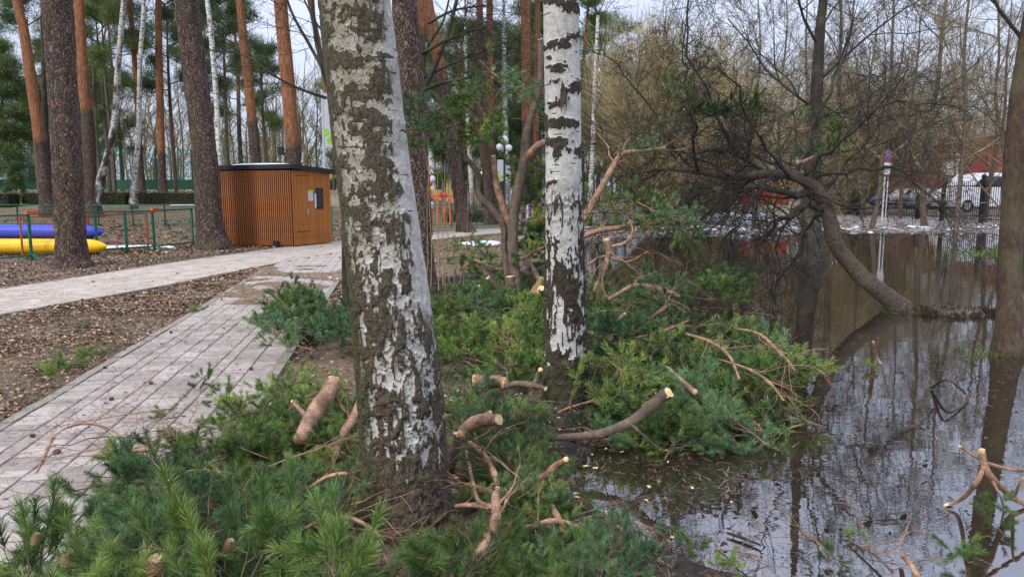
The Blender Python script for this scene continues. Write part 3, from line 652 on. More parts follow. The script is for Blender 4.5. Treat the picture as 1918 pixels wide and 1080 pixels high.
pine([(399, 463, 58), (393, 420, 46), (384, 300, 43), (366, 140, 42), (349, 0, 42)], 19.6, 18, 10, 12, 'stout pine trunk with flaking plates standing at the left corner of the wooden hut', zb=-.02, crown=(1, 5, 1.0), n=420, k=80, seed=8, amp=.06)
pine([(788, 523, 52), (786, 440, 45), (778, 260, 45), (768, 130, 46), (757, 0, 46)], 12.5, 16, 8.5, 10, 'reddish-brown pine trunk rising directly behind the thick rough birch', zb=-.02, crown=(2, 5, 1.0), n=420, k=80, seed=12, amp=.06)
pine([(872, 436, 34), (868, 420, 26), (852, 300, 23), (833, 170, 22), (800, 0, 20)], 27.5, 16, 4.5, 7, 'leaning brown pine whose foot stands at the far edge of the bending path', zb=-.02, crown=(0, 5, 1.0), seed=15)
pine([(797, 443, 22), (795, 330, 17), (792, 200, 15), (788, 0, 14)], 26, 15, 6, 8, 'grey slender pine trunk seen beside the orange playground figure', zb=-.02, crown=(3, 4, 1.0), seed=16)
pine([(90, 392, 26), (78, 290, 20), (60, 160, 19), (45, 60, 17), (32, 0, 16)], 35, 21, 3.2, 4.6, 'leftmost tall pine with orange upper trunk leaning left before the green fence', crown=(1, 6, 1.2), seed=21)
pine([(100, 392, 16), (92, 310, 12), (84, 200, 10), (82, 60, 9), (80, 0, 8)], 36, 15, 20, 21, 'thin dark pine grown from the same spot as the leftmost orange pine', crown=(3, 4, .9), seed=22, mat='bark_dark')
def fork(t, c):
    c2 = px_ctrl([(160, 215, 14), (150, 120, 15), (144, 0, 13)], 35, 19, None); c2[0] = [*(P(165, 245, 35)), .14]
    o = dense('trunk_fork', c2, 80, 24, M['pine'], disp_pine(24, 3.5, 4, .05)); o.parent = t; o.location = -t.location
pine([(172, 404, 36), (168, 340, 26), (165, 240, 22), (155, 120, 18), (149, 0, 15)], 35, 20, 4.6, 6.0, 'forked pine with twin orange upper stems behind the dark roadside pine', crown=(0, 6, 1.2), seed=23, extra=fork)
pine([(268, 370, 14), (262, 300, 11), (258, 200, 10), (248, 60, 9), (243, 0, 9)], 42, 18, 5, 6.5, 'slim reddish pine directly behind the thin white birch near the green fence', crown=(1, 6, 1.1), seed=25)
pine([(307, 366, 18), (304, 330, 14), (300, 200, 13), (297, 60, 12), (297, 0, 11)], 42, 20, 3.2, 4.2, 'straight orange pine between the thin white birch and the stout pine by the hut', crown=(2, 6, 1.3), seed=26)
pine([(484, 370, 24), (479, 300, 20), (472, 220, 18), (458, 90, 16), (449, 0, 14)], 33, 20, 3.9, 5.4, 'orange pine rising behind the left half of the hut roof', crown=(0, 6, 1.2), seed=27, zb=0)
pine([(556, 385, 31), (551, 310, 27), (545, 220, 25), (533, 90, 25), (525, 0, 24)], 28, 19, 2.4, 4.2, 'thick bright orange pine rising behind the right half of the hut roof', crown=(1, 6, 1.2), seed=28, zb=0, n=260, k=60)
pine([(650, 400, 15), (636, 330, 12), (622, 240, 11), (600, 100, 10), (580, 0, 9)], 38, 18, 3.0, 4.4, 'thin leaning orange pine half hidden by the hanging banner', crown=(2, 6, 1.1), seed=29, zb=0)
pine([(926, 410, 18), (922, 300, 14), (918, 150, 13), (917, 0, 12)], 38, 20, 4.6, 6.0, 'orange pine standing left of the globe lamp post', crown=(0, 6, 1.2), seed=31, zb=0)
pine([(990, 415, 26), (989, 330, 20), (986, 180, 18), (984, 0, 18)], 33, 20, 3.8, 5.4, 'thick orange pine just left of the slim black-banded birch', crown=(1, 6, 1.2), seed=32, zb=0)
pine([(1002, 405, 14), (1003, 300, 11), (1006, 120, 10), (1007, 0, 9)], 40, 18, 3.0, 4.4, 'slender pine seen between the thick orange pine and the slim birch', crown=(3, 4, 1.3), seed=33, zb=0)
pine([(703+215, 400, 22), (700+213, 330, 17), (697+205, 240, 15), (900, 100, 14), (898, 0, 12)], 34, 17, 8, 10, 'dull brown pine trunk behind the bare raised limbs of the cut pine', crown=(2, 6, 1.1), seed=34, zb=0)
# thin birches
def fbirch(rows, Y, Htop, org_h, label, seed, zb=None, group=None):
    c = px_ctrl(rows, Y, Htop, zb); t = empty('birch_tree', (c[0][0], c[0][1], c[0][2] + .25), 0, label, 'tree', group)
    def f(V, rn, h, r): return (fbm(V * 6, 2, seed) - .5) * r * .4, dict(org=sstep(org_h - .8, org_h + 1.4, h + 2.6 * (fbm(V * np.array([4, 4, 3]), 4, seed + 3) - .5)))
    o = dense('trunk', c, 90, 14, M['fbirch'], (lambda V, rn, h, r: ((fbm(V * 6, 2, seed) - .5) * r * .4, dict(org=.75 * sstep(.5, .62, fbm(V * np.array([6, 6, 2.4]), 4, 5) + .03 * (h - 3))))) if seed == 42 else f); o.parent = t; o.location = -t.location
    B = Br(); rg = random.Random(seed); A = resample(c, 40)
    for q in range(20):
        i = rg.randint(14, 39); a = rg.uniform(0, 6.28); grow(B, rg, tuple(A[i, :3]), (math.cos(a) * .7, math.sin(a) * .7, .7), rg.uniform(1.2, 2.4), .018, 2, [6, 5], spread=.6, up=-.03, ends=None, rmin=.004)
    u = ob('twigs', B.mesh('twigs', M['bark_dark']), t); u.location = -t.location
    return t
fbirch([(250, 382, 16), (252, 330, 10), (260, 250, 9), (262, 130, 8), (270, 0, 7)], 36, 14, 1.2, 'thin white birch with dark foot beyond the back mesh fence', 41)
fbirch([(178, 392, 18), (192, 325, 15), (206, 275, 13), (216, 215, 12), (221, 130, 11), (232, 0, 9)], 35, 14, 6.2, 'crooked birch with black lower trunk leaning right beside the forked pine', 42)
fbirch([(416, 390, 13), (411, 300, 10), (404, 170, 9), (395, 60, 9), (388, 0, 8)], 30, 14, 1.0, 'thin white birch rising between the stout pine and the hut roof', 43, zb=0)
fbirch([(885, 395, 10), (882, 330, 9), (876, 220, 7), (873, 130, 6)], 38, 11, 1.0, 'thin birch between the leaning brown pine and the low globe lamps', 44, zb=0)
fbirch([(953, 402, 12), (950, 330, 10), (946, 200, 8), (944, 60, 7)], 36, 12, 1.0, 'thin birch just behind the globe lamp post', 45, zb=0)
fbirch([(1105, 388, 11), (1110, 280, 9), (1114, 160, 8), (1120, 30, 6)], 32, 8, .6, 'slim white birch right of the slim black-banded birch in front of the willow', 46, zb=0)
0 and fbirch([(12, 372, 9), (8, 300, 8), (12, 150, 7), (14, 0, 6)], 44, 14, 2.6, 'faint thin trunk at the left edge of the view', 47)
# ---------------- evergreen wood behind
rs = random.Random(11)
def far_trunk(h, r, seed, mat, org=(5, 7)):
    g = random.Random(seed); c = [[0, 0, -.5, r * 1.15], [g.uniform(-.1, .1), 0, h * .3, r * .9], [g.uniform(-.3, .3), g.uniform(-.3, .3), h * .65, r * .7], [g.uniform(-.5, .5), 0, h, r * .25]]
    C_ = resample(c, 24); V, Fq = tubes(C_[None, :, :3], C_[None, :, 3], 9)
    return mesh_np('trunk', V, Fq, M[mat], True, dict(org=sstep(org[0], org[1], V[:, 2])))
FT = [far_trunk(13, .16, 1, 'pine', (5, 8)), far_trunk(14, .14, 2, 'pine', (7, 10)), far_trunk(12, .14, 3, 'bark_grey'), far_trunk(11, .10, 4, 'fbirch', (.5, 1.5)), far_trunk(13, .15, 5, 'pine', (5, 9))]
def far_pine(px, Y, s, tk, ck, cs, label, group, z=None, ch=6.0, low=False):
    x = P(px, 355, Y).x; zz = tz1(x, Y) if z is None else z
    t = empty('pine_tree', (x, Y, zz), rs.uniform(0, 6), label, 'tree', group); o = ob('trunk', FT[tk], t); o.scale = (s, s, s)
    add_crown(t, ch * s, (CR + SPR)[ck], cs * s, rs.uniform(0, 6))
    if low: add_crown(t, ch * s * .30, CR[3], cs * s * .9, rs.uniform(0, 6))
for i, (px, Y, s, ck, cs, ch) in enumerate([(-20, 52, 1, 0, 1.25, 3.5), (230, 64, 1.2, 0, 1.1, 6), (205, 47, .9, 3, 1.3, 7.2), (455, 56, 1.1, 2, 1.25, 4.5), (130, 70, 1.2, 2, 1.2, 5), (385, 58, 1.1, 3, 1.6, 7.5), (180, 54, .9, 3, 1.3, 2.5), (215, 60, 1.0, 0, 1.1, 1.8), (150, 62, 1, 0, 1.1, 2.2), (395, 70, 1.2, 2, 1.2, 5.5)]):
    far_pine(px, Y, s, (0, 1, 2)[i % 3], ck, cs, 'bushy green pine in the wood behind the tall green fence on the left', 'pines behind the green fence', ch=ch)
for i, (px, Y, s, ck, cs, ch) in enumerate([(650, 70, 1.1, 1, 1.2, 5), (720, 60, 1.1, 0, 1.2, 3), (790, 48, 1.0, 2, 1.2, 4.2), (830, 62, 1.1, 1, 1.3, 2.6), (868, 50, 1.0, 0, 1.1, 5), (905, 66, 1.2, 2, 1.3, 2.4), (945, 54, 1.1, 1, 1.2, 3.2), (975, 62, 1.1, 0, 1.3, 2.4), (1010, 50, 1.1, 2, 1.3, 3.4), (1040, 64, 1.2, 1, 1.2, 2.6), (1092, 52, 1.15, 0, 1.1, 5.2), (1120, 66, 1.25, 2, 1.1, 5.5), (855, 76, 1.5, 1, 1.2, 3.5), (1000, 78, 1.6, 0, 1.2, 3.4), (930, 82, 1.7, 2, 1.2, 3)]):
    far_pine(px, Y, s, (0, 1, 4)[i % 3], ck, cs, 'dense dark pine in the evergreen wood behind the playground', 'pines behind the playground', ch=ch, z=0, low=i % 2 == 0)
for i, (px, Y, s, ck, cs, ch) in enumerate([(215, 41, .9, 3, 1.35, 7.2), (190, 43, .9, 2, .8, 4.6), (330, 44, .95, 3, 1.5, 6.6), (430, 42, .9, 3, 1.4, 7.4), (75, 44, .95, 3, 1.4, 7.6), (500, 42, .8, 3, 1.3, 5.2)]):
    far_pine(px, Y, s * .9, 2, ck, cs, 'thin grey pine with loose green boughs near the green fence', 'thin grey pines near the green fence', ch=ch)
# big rounded evergreen at the left edge
for i, (px, Y, s) in enumerate([(20, 50, 1.25), (75, 55, 1.0)]):
    x = P(px, 355, Y).x; t = empty('spruce_tree', (x, Y, tz1(x, Y)), 0, ('broad green evergreen at the far left behind the mesh wall', 'lower green evergreen behind the leftmost orange pine')[i], 'tree'); o = ob('trunk', FT[2], t); o.scale = (s * .6,) * 3
    add_crown(t, .2, SPR[i], s * 1.15, i)
t = empty('spruce_tree', (P(30, 355, 41).x, 41, tz1(P(30, 355, 41).x, 41)), 0, 'small young spruce in front of the tall green fence by the left hedge', 'tree'); o = ob('trunk', FT[2], t); o.scale = (.2,) * 3; add_crown(t, 0, SPR[0], .33, 2)
# ---------------- bare trees
def bare_design(seed, H_, r, nl, kids, spread=.8, up=.10, lean=.0, k0=.42, mat='twig_brown', wob=.14, rmin=.006, trunkmat='bark_grey', z0=.18):
    rg = random.Random(seed); B = Br(); pts = [(0, 0, -.4)]; x = y = 0
    for i in range(1, 9): x += rg.gauss(lean, .10); y += rg.gauss(0, .10); pts.append((x, y, H_ * i / 8))
    A = resample([[*p, r * (1 - .85 * i / 8)] for i, p in enumerate(pts)], 30); V, Fq = tubes(A[None, :, :3], A[None, :, 3], 10)
    tm = mesh_np('trunk', V, Fq, M[trunkmat], True, dict(org=np.ones(len(V))))
    for i in range(nl):
        f = z0 + (1 - z0) * (i + rg.random()) / nl; j = min(28, int(f * 29)); a = i * 2.4 + rg.uniform(-.6, .6); el = rg.uniform(.25, 1.1)
        q = math.sqrt(1 + el * el); grow(B, rg, tuple(A[j, :3]), (math.cos(a) / q, math.sin(a) / q, el / q), H_ * k0 * (1.15 - .75 * f) * rg.uniform(.7, 1.2), max(rmin * 2, A[j, 3] * .5), 3, kids, spread=spread, up=up, wob=wob, kf=.55, rmin=rmin)
    return tm, B.mesh('branches', M[mat])
BD = [bare_design(1, 12.5, .14, 12, [6, 5, 4], rmin=.005), bare_design(2, 11.5, .11, 12, [6, 5, 4], up=.18, spread=.6, rmin=.005), bare_design(3, 10, .10, 14, [7, 6, 5], up=-.03, mat='twig_olive', k0=.5), bare_design(4, 14, .10, 16, [6, 6, 4], up=.2, spread=.5, k0=.28, mat='twig_olive'), bare_design(5, 8, .08, 14, [7, 6, 5], up=.08, k0=.55, z0=.06, mat='twig_olive')]
def bare(px, Y, d, s, rz, label, group=None, name='bare_tree', z=None, lean=(0, 0)):
    x = P(px, 355, Y).x; t = empty(name, (x, Y, tz1(x, Y) if z is None else z), rz, label, 'tree', group)
    t.rotation_euler = (lean[0], lean[1], rz)
    a = ob('trunk', BD[d][0], t); b = ob('branches', BD[d][1], t); t.scale = (s, s, s); return t
nm = [(1635, 30.0, 1, 1.0, 'bare tree at the flood edge beside the round road sign'), (1738, 31.5, 0, 1.0, 'thick bare tree standing at the foot of the black iron fence'), (1797, 28.5, 3, .95, 'thin bare tree at the flood edge in front of the white pickup'), (1560, 34, 0, 1.1, 'tall grey forked bare tree rising behind the leaning tree'), (1500, 38, 1, 1.1, 'tall dark bare tree above the orange playground panels'), (1620, 44, 2, 1.2, 'spreading bare tree behind the round road sign'), (1690, 40, 1, 1.05, 'upright bare tree left of the red building'), (1850, 36, 2, 1.25, 'bare tree with olive twigs in front of the red building'), (1905, 33, 4, 1.3, 'olive bushy bare tree at the right edge behind the iron fence'), (1420, 30, 4, 1.15, 'low bushy bare tree right of the golden willow'), (1455, 42, 0, 1.0, 'bare tree between the golden willow and the tall grey forked tree')]
for i, (px, Y, d, s, lb) in enumerate(nm): bare(px, Y, d, s, i * 1.3, lb)
for i, (px, Y, d, s) in enumerate([(1400, 60, 4, 1.1), (1445, 66, 2, 1.1), (1530, 62, 2, 1.2), (1585, 58, 4, 1.3), (1650, 66, 2, 1.2), (1700, 64, 4, 1.3), (1750, 70, 2, 1.3), (1800, 60, 4, 1.3), (1870, 68, 2, 1.3), (1930, 62, 4, 1.3), (1560, 50, 4, 1.3), (1660, 52, 4, 1.3), (1770, 54, 4, 1.2), (1480, 48, 4, 1.2), (2010, 45, 2, 1.1), (2100, 38, 4, 1.3), (1350, 64, 4, 1.4), (1845, 47, 4, 1.1), (1800, 45, 4, .9), (1725, 45, 4, 1.0), (1620, 42, 4, .9), (1440, 31, 4, .6), (1480, 33, 4, .6)]):
    bare(px, Y, d, s, i * .9, 'brownish bare tree in the leafless grove beyond the flooded lawn', 'bare trees of the grove on the right')
for i, (px, Y, d, s) in enumerate([(595, 60, 3, .85), (560, 66, 1, .8), (625, 58, 1, .8), (520, 70, 3, .8), (440, 62, 3, .7), (345, 60, 3, .8), (320, 66, 1, .7), (215, 60, 3, .7), (120, 66, 3, .9), (270, 58, 3, .7)]):
    bare(px, Y, d, s, i, 'slender bare tree in the pale gap behind the wooden hut', 'bare trees behind the hut')
# tree standing in the water
def water_tree(rows, Y, Htop, label, seed, mat, limbs, kids=(5, 5, 4), k=40, zb=-.1, tw='twig_brown', gl=1.6):
    c = px_ctrl(rows, Y, Htop, zb); t = empty('bare_tree', (c[0][0], c[0][1], 0), 0, label, 'tree')
    def f(V, rn, h, r): return (fbm(V * np.array([14, 14, 6]), 3, seed) - .5) * r * .22 + .25 * r * np.exp(-np.maximum(h, 0) / .18), dict(org=0 * h)
    o = dense('trunk', c, 260, k, M[mat], f); o.parent = t; o.location = -t.location
    A = resample(c, 60); B = Br(); rg = random.Random(seed)
    for (hh, az, el, ln, r) in limbs:
        i = int(np.argmin(abs(A[:, 2] - hh))); q = math.sqrt(1 + el * el); grow(B, rg, tuple(A[i, :3]), (math.sin(az) / q, math.cos(az) / q, el / q), ln, r, 3, list(kids), spread=.75, up=.05, wob=.13, kf=.55, rmin=.003)
    u = ob('branches', B.mesh('branches', M['bark_dark'] if tw == 'twig_brown' else M[tw]), t); u.location = -t.location
    return t
water_tree([(1516, 490, 50), (1518, 460, 40), (1520, 380, 32), (1528, 200, 23), (1536, 60, 18), (1542, 0, 16)], 16.2, 11, 'dark bare tree standing in the water behind the arch of the leaning trunk', 61, 'bark_dark', [(1.9, -1.5, .3, 2.2, .025), (2.4, 1.8, .3, 2.2, .025), (2.9, 1.3, .5, 2.6, .03), (3.2, -2.2, .5, 2.4, .025), (3.4, -1.2, .8, 2.8, .035), (3.9, 1.9, .6, 2.8, .03), (4.5, -2, .9, 3, .035), (5, .8, 1, 3, .03), (5.6, -1.3, 1, 3, .03), (6.5, 1.4, 1, 2.6, .03), (7.4, -.6, 1, 2.4, .025), (8.4, 2, 1, 2.2, .025)])
water_tree([(1887, 652, 46), (1889, 610, 42), (1894, 450, 39), (1904, 250, 36), (1924, 90, 33), (1937, 0, 31)], 7.3, 10, 'dark mossy-footed trunk standing in the water at the right edge', 62, 'bark_brown', [(3.0, -1.4, .9, 1.8, .022), (3.7, -1.7, .6, 1.8, .022), (3.6, -2.2, .4, 2.6, .03), (4.3, -1.3, .8, 2.6, .03), (5, -1.9, .7, 2.4, .03), (5.8, -1, .9, 2.2, .03), (7, -1.8, .8, 2, .025)], k=56)
# ---------------- golden willow
def willow():
    rg = random.Random(70); B = Br(); St = Br()
    for i in range(26):
        a = rg.uniform(0, 6.28); rr = 3.9 * math.sqrt(rg.random()); x, y = rr * math.cos(a), rr * math.sin(a); ht = 9.0 * math.sqrt(max(.08, 1 - (rr / 4.7) ** 2)) * rg.uniform(.8, .95)
        pts = [(x * f ** .8 * .9 + rg.gauss(0, .08), y * f ** .8 * .9 + rg.gauss(0, .08), ht * f * .72) for f in (0, .2, .4, .6, .8, 1)]; St.add(pts, .09, .02, 6)
        for q in range(210):
            f = rg.uniform(.12, 1); j = min(4, int(f * 5)); u = f * 5 - j; b = [pts[j][k] * (1 - u) + pts[j + 1][k] * u for k in range(3)]
            o = [b[0] / (abs(b[2]) + 2) * .9 + rg.gauss(0, .34), b[1] / (abs(b[2]) + 2) * .9 + rg.gauss(0, .34), 1.0]; ln = rg.uniform(1.0, 2.6) * (.6 + .5 * f)
            p2 = [(b[0] + o[0] * ln * v + rg.gauss(0, .05), b[1] + o[1] * ln * v + rg.gauss(0, .05), b[2] + ln * v * (1 - .25 * v * (abs(o[0]) + abs(o[1])))) for v in (0, .35, .7, 1)]
            B.add(p2, .013, .006, 3)
            for w_ in range(2):
                v = rg.randint(1, 2); c = p2[v]; dx, dy = rg.gauss(0, .35), rg.gauss(0, .35); l2 = rg.uniform(.4, 1.0); B.add([c, (c[0] + dx * l2 * .5, c[1] + dy * l2 * .5, c[2] + l2 * .5), (c[0] + dx * l2 * .8, c[1] + dy * l2 * .8, c[2] + l2)], .008, .004, 3)
    return St.mesh('stems', M['bark_grey']), B.mesh('twigs', M['twig_gold'])
ws, wt = willow()
for px, Y, s, lb in ((1245, 33, 1.2, 'huge rounded leafless willow with golden upright twigs beyond the pond'), (1350, 44, .92, 'paler round-topped willow rising behind the right shoulder of the largest golden willow'), (1590, 48, 1.25, 'golden-topped leafless willow behind the tall bare trees on the right')):
    x = P(px, 355, Y).x; t = empty('willow_tree', (x, Y, 0), px, lb, 'tree'); ob('stems', ws, t); ob('twigs', wt, t); t.scale = (s,) * 3
# ---------------- far wood closing the horizon
g = np.random.default_rng(90); Bf = Br(); rg = random.Random(91); Bg = Br()
for i in range(420):
    x = rg.uniform(-95, 130); y = rg.uniform(80, 120); h = rg.uniform(9, 17) if x < 45 else rg.uniform(8, 13); pts = [(x + rg.gauss(0, .2) * k, y, 1 + h * k / 4 - 1) for k in range(5)]; Bf.add(pts, .16, .03, 4)
    for q in range(16):
        j = rg.randint(1, 3); b = pts[j]; a = rg.uniform(0, 6.28); l_ = rg.uniform(1.2, 3.2); z = b[2] + rg.uniform(-.4, 2); Bf.add([(b[0], b[1], z), (b[0] + math.cos(a) * l_ * .5, b[1] + math.sin(a) * l_ * .5, z + l_ * .5), (b[0] + math.cos(a) * l_ * .8, b[1] + math.sin(a) * l_ * .8, z + l_)], .05, .015, 3)
ob('far_wood', Bf.mesh('far_wood', M['twig_olive']), label='far-off leafless wood closing the view behind the park', cat='wood', kind='stuff')
cc = []; 
for i in range(90):
    x = rg.uniform(-100, 10) if i < 60 else rg.uniform(-20, 60); y = rg.uniform(84, 115); h = rg.uniform(7, 13)
    for q in range(36): cc.append((x + rg.gauss(0, 1.6), y + rg.gauss(0, 1.4), rg.uniform(1.5, h)))
V, F_, tn = needle_clumps(np.array(cc), g.normal(0, 1, (len(cc), 3)), g, 26, .5, .07, .6)
ob('far_evergreens', mesh_np('far_evergreens', V, F_, M['needle_far'], False, dict(tint=tn)), label='far-off mass of evergreen crowns behind the left half of the park', cat='wood', kind='stuff')

# ---------------- leaning tree over the water
def limb_px(rows):
    """rows px,py,Y,width -> control points"""
    c = []
    for (a, b, Y, w) in rows: p, t = PT(a, b, Y); c.append([p.x, p.y, p.z, w / 2 * t])
    return c
lt = empty('leaning_tree', (5.48, 10.15, 0), 0, 'bare tree leaning in an arch out of the flood, tangled branches drooping left', 'tree')
tr = [(1688, 578, 10.15, 42), (1674, 566, 10.15, 36), (1645, 543, 10.15, 32), (1605, 508, 10.2, 30), (1568, 460, 10.2, 28), (1554, 410, 10.2, 27), (1535, 366, 10.2, 26), (1500, 334, 10.2, 22), (1450, 325, 10.3, 17), (1380, 331, 10.3, 16), (1310, 322, 10.4, 12), (1250, 316, 10.5, 8), (1190, 325, 10.6, 4)]
def f(V, rn, h, r): return (fbm(V * 15, 4, 8) - .5) * r * .30, dict(org=0 * h)
o = dense('trunk', limb_px(tr), 420, 40, M['bark_lean'], f); o.parent = lt; o.location = -lt.location
B = Br(); B2 = Br(); rg = random.Random(33)
LM = [
 [(1532, 368, 10.2, 20), (1480, 358, 10.1, 16), (1420, 356, 10.0, 13), (1350, 362, 9.9, 9), (1290, 395, 9.8, 6), (1250, 440, 9.7, 3)],
 [(1548, 392, 10.2, 17), (1500, 388, 10.0, 14), (1462, 415, 9.9, 12), (1425, 460, 9.8, 9), (1392, 515, 9.7, 6), (1368, 590, 9.6, 3)],
 [(1440, 326, 10.3, 12), (1390, 290, 10.4, 9), (1340, 235, 10.5, 7), (1305, 150, 10.6, 6), (1290, 40, 10.7, 5), (1287, -40, 10.8, 3)],
 [(1310, 322, 10.4, 9), (1305, 260, 10.2, 8), (1292, 180, 10.1, 7), (1285, 120, 10.1, 5), (1287, 20, 10.0, 3)],
 [(1490, 330, 10.3, 13), (1520, 250, 10.6, 9), (1556, 160, 10.8, 7), (1590, 70, 11, 5), (1602, -30, 11.2, 3)],
 [(1310, 322, 10.4, 8), (1250, 262, 10.6, 7), (1200, 180, 10.8, 5), (1150, 118, 11, 4), (1120, 90, 11, 2)],
 [(1480, 332, 10.2, 9), (1425, 270, 9.8, 7), (1392, 190, 9.6, 5), (1350, 135, 9.4, 4), (1310, 130, 9.3, 2)],
 [(1512, 340, 10.2, 11), (1590, 318, 10.0, 8), (1670, 322, 9.8, 6), (1740, 365, 9.6, 4), (1790, 430, 9.5, 2)],
 [(1500, 335, 10.2, 10), (1560, 270, 9.7, 8), (1640, 215, 9.3, 6), (1720, 190, 9.1, 4), (1800, 200, 9.0, 2)],
 [(1470, 326, 10.3, 10), (1400, 345, 10.9, 8), (1330, 395, 11.3, 6), (1290, 460, 11.5, 4), (1270, 540, 11.6, 2)],
 [(1450, 328, 10.2, 9), (1400, 380, 9.6, 7), (1370, 450, 9.3, 5), (1350, 520, 9.1, 3)],
 [(1390, 331, 10.3, 8), (1330, 350, 10.2, 6), (1270, 400, 10.2, 5), (1230, 470, 10.3, 3)],
 [(1545, 390, 10.2, 9), (1510, 440, 10.4, 7), (1480, 500, 10.5, 5), (1440, 560, 10.6, 3)],
 [(1380, 331, 10.3, 8), (1300, 290, 9.9, 6), (1220, 275, 9.7, 5), (1150, 300, 9.6, 3)],
 [(1250, 316, 10.5, 7), (1190, 345, 10.6, 5), (1140, 395, 10.7, 3)],
 [(1520, 350, 10.3, 9), (1440, 300, 11.2, 7), (1370, 250, 11.6, 5), (1280, 240, 11.9, 3)],
 [(1530, 362, 10.2, 9), (1600, 300, 10.9, 7), (1660, 200, 11.4, 5), (1700, 90, 11.6, 3)],
]
for li, rows in enumerate(LM):
    A = resample(limb_px(rows), 14); A[:, 3] *= .72; A[1:, :3] += np.array([[rg.gauss(0, .035) for _ in range(3)] for _ in range(13)]); B.g.setdefault(('raw', li), []); 
    V_ = [tuple(a[:3]) for a in A]; B2.add(V_, A[0, 3], A[-1, 3], 7)
    del B.g[('raw', li)]
    for q in range(24):
        j = rg.randint(2, 13); d = np.array(V_[min(j, 12) + 1]) - np.array(V_[min(j, 12)]); d /= np.linalg.norm(d); e = d * .8 + np.array([rg.gauss(0, .6), rg.gauss(0, .7), rg.gauss(0, .6)]); e /= np.linalg.norm(e)
        grow(B, rg, V_[j], tuple(e), rg.uniform(.5, 1.3), max(.005, A[j, 3] * .45), 2, [6, 5], spread=.85, up=-.03, wob=.26, kf=.6, rmin=.003, n=6)
for nm_, me_ in (('limbs', B2.mesh('limbs', M['bark_dark'])), ('twigs', B.mesh('twigs', M['bark_dark']))):
    o = ob(nm_, me_, lt); o.location = -lt.location
# dark limb sweeping in from the left of the thick birch (tree with low boughs)
dk = empty('bare_tree', (P(640, 355, 9.2).x, 9.2, 0), 0, 'slim dark tree half hidden behind the left side of the thick birch, boughs reaching left', 'tree')
B3 = Br(); B4 = Br()
for rows in [[(650, 640, 9.2, 18), (648, 500, 9.2, 17), (645, 350, 9.2, 16), (628, 210, 9.2, 15), (606, 130, 9.2, 13), (590, 60, 9.2, 11), (583, -60, 9.2, 9), (570, -400, 9.2, 4)], [(612, 184, 9.2, 6), (560, 166, 9.1, 6), (510, 140, 9.0, 5), (460, 105, 8.9, 4), (380, 92, 8.8, 2)], [(606, 132, 9.2, 7), (580, 85, 9.3, 6), (545, 20, 9.4, 5), (520, -60, 9.5, 4)], [(640, 160, 9.2, 6), (625, 90, 9.3, 5), (590, 40, 9.4, 4), (560, -20, 9.5, 3)]]:
    A = resample(limb_px(rows), 14); V_ = [tuple(a[:3]) for a in A]; B3.add(V_, A[0, 3], A[-1, 3], 8)
    for q in range(7 if rows[0][1] < 600 else 3):
        j = rg.randint(3, 13) if rows[0][1] < 600 else rg.randint(9, 13); grow(B4, rg, V_[j], (rg.uniform(-.9, .1), rg.gauss(0, .5), rg.gauss(.1, .3)), rg.uniform(.4, .9), .006, 2, [3, 3], spread=.5, up=.02, wob=.15, rmin=.0025)
o = ob('trunk', B3.mesh('trunk', M['bark_dark']), dk); o.location = -dk.location; o = ob('twigs', B4.mesh('twigs', M['bark_dark']), dk, kind='stuff'); o.location = -dk.location
# dead dark boughs of the pine behind the birch reaching right
dk = empty('bare_tree', (P(805, 355, 18).x, 18, 0), 0, 'dark leafless tree with long level boughs reaching right behind the thick birch', 'tree'); B3 = Br(); B4 = Br()
for rows in [[(786, 470, 18, 14), (784, 340, 18, 13), (786, 200, 18, 12), (812, 130, 18, 10), (840, 60, 18, 9), (870, -60, 18, 6)], [(786, 172, 18, 9), (830, 155, 17.8, 7), (880, 145, 17.5, 5), (930, 128, 17.3, 3)], [(790, 100, 18, 8), (850, 70, 17.6, 6), (910, 50, 17.3, 4)], [(786, 150, 18, 6), (850, 118, 18.5, 5), (920, 90, 18.9, 3), (980, 70, 19, 2)], [(800, 45, 18, 6), (850, 20, 18, 5), (910, 10, 18, 3)], [(788, 150, 18, 7), (800, 90, 18, 6), (830, 40, 18, 4), (845, -20, 18, 3)]]:
    A = resample(limb_px(rows), 14); V_ = [tuple(a[:3]) for a in A]; B3.add(V_, A[0, 3], A[-1, 3], 8)
    for q in range(11 if rows[0][1] < 400 else 3):
        j = rg.randint(3, 13); grow(B4, rg, V_[j], (rg.uniform(.2, .9), rg.gauss(0, .5), rg.gauss(-.1, .3)), rg.uniform(.8, 1.7), .011, 2, [4, 4], spread=.5, up=.0, wob=.15, rmin=.005)
o = ob('trunk', B3.mesh('trunk', M['bark_dark']), dk); o.location = -dk.location; o = ob('twigs', B4.mesh('twigs', M['bark_dark']), dk, kind='stuff'); o.location = -dk.location
# ================================================================ built things
rs = random.Random(21)
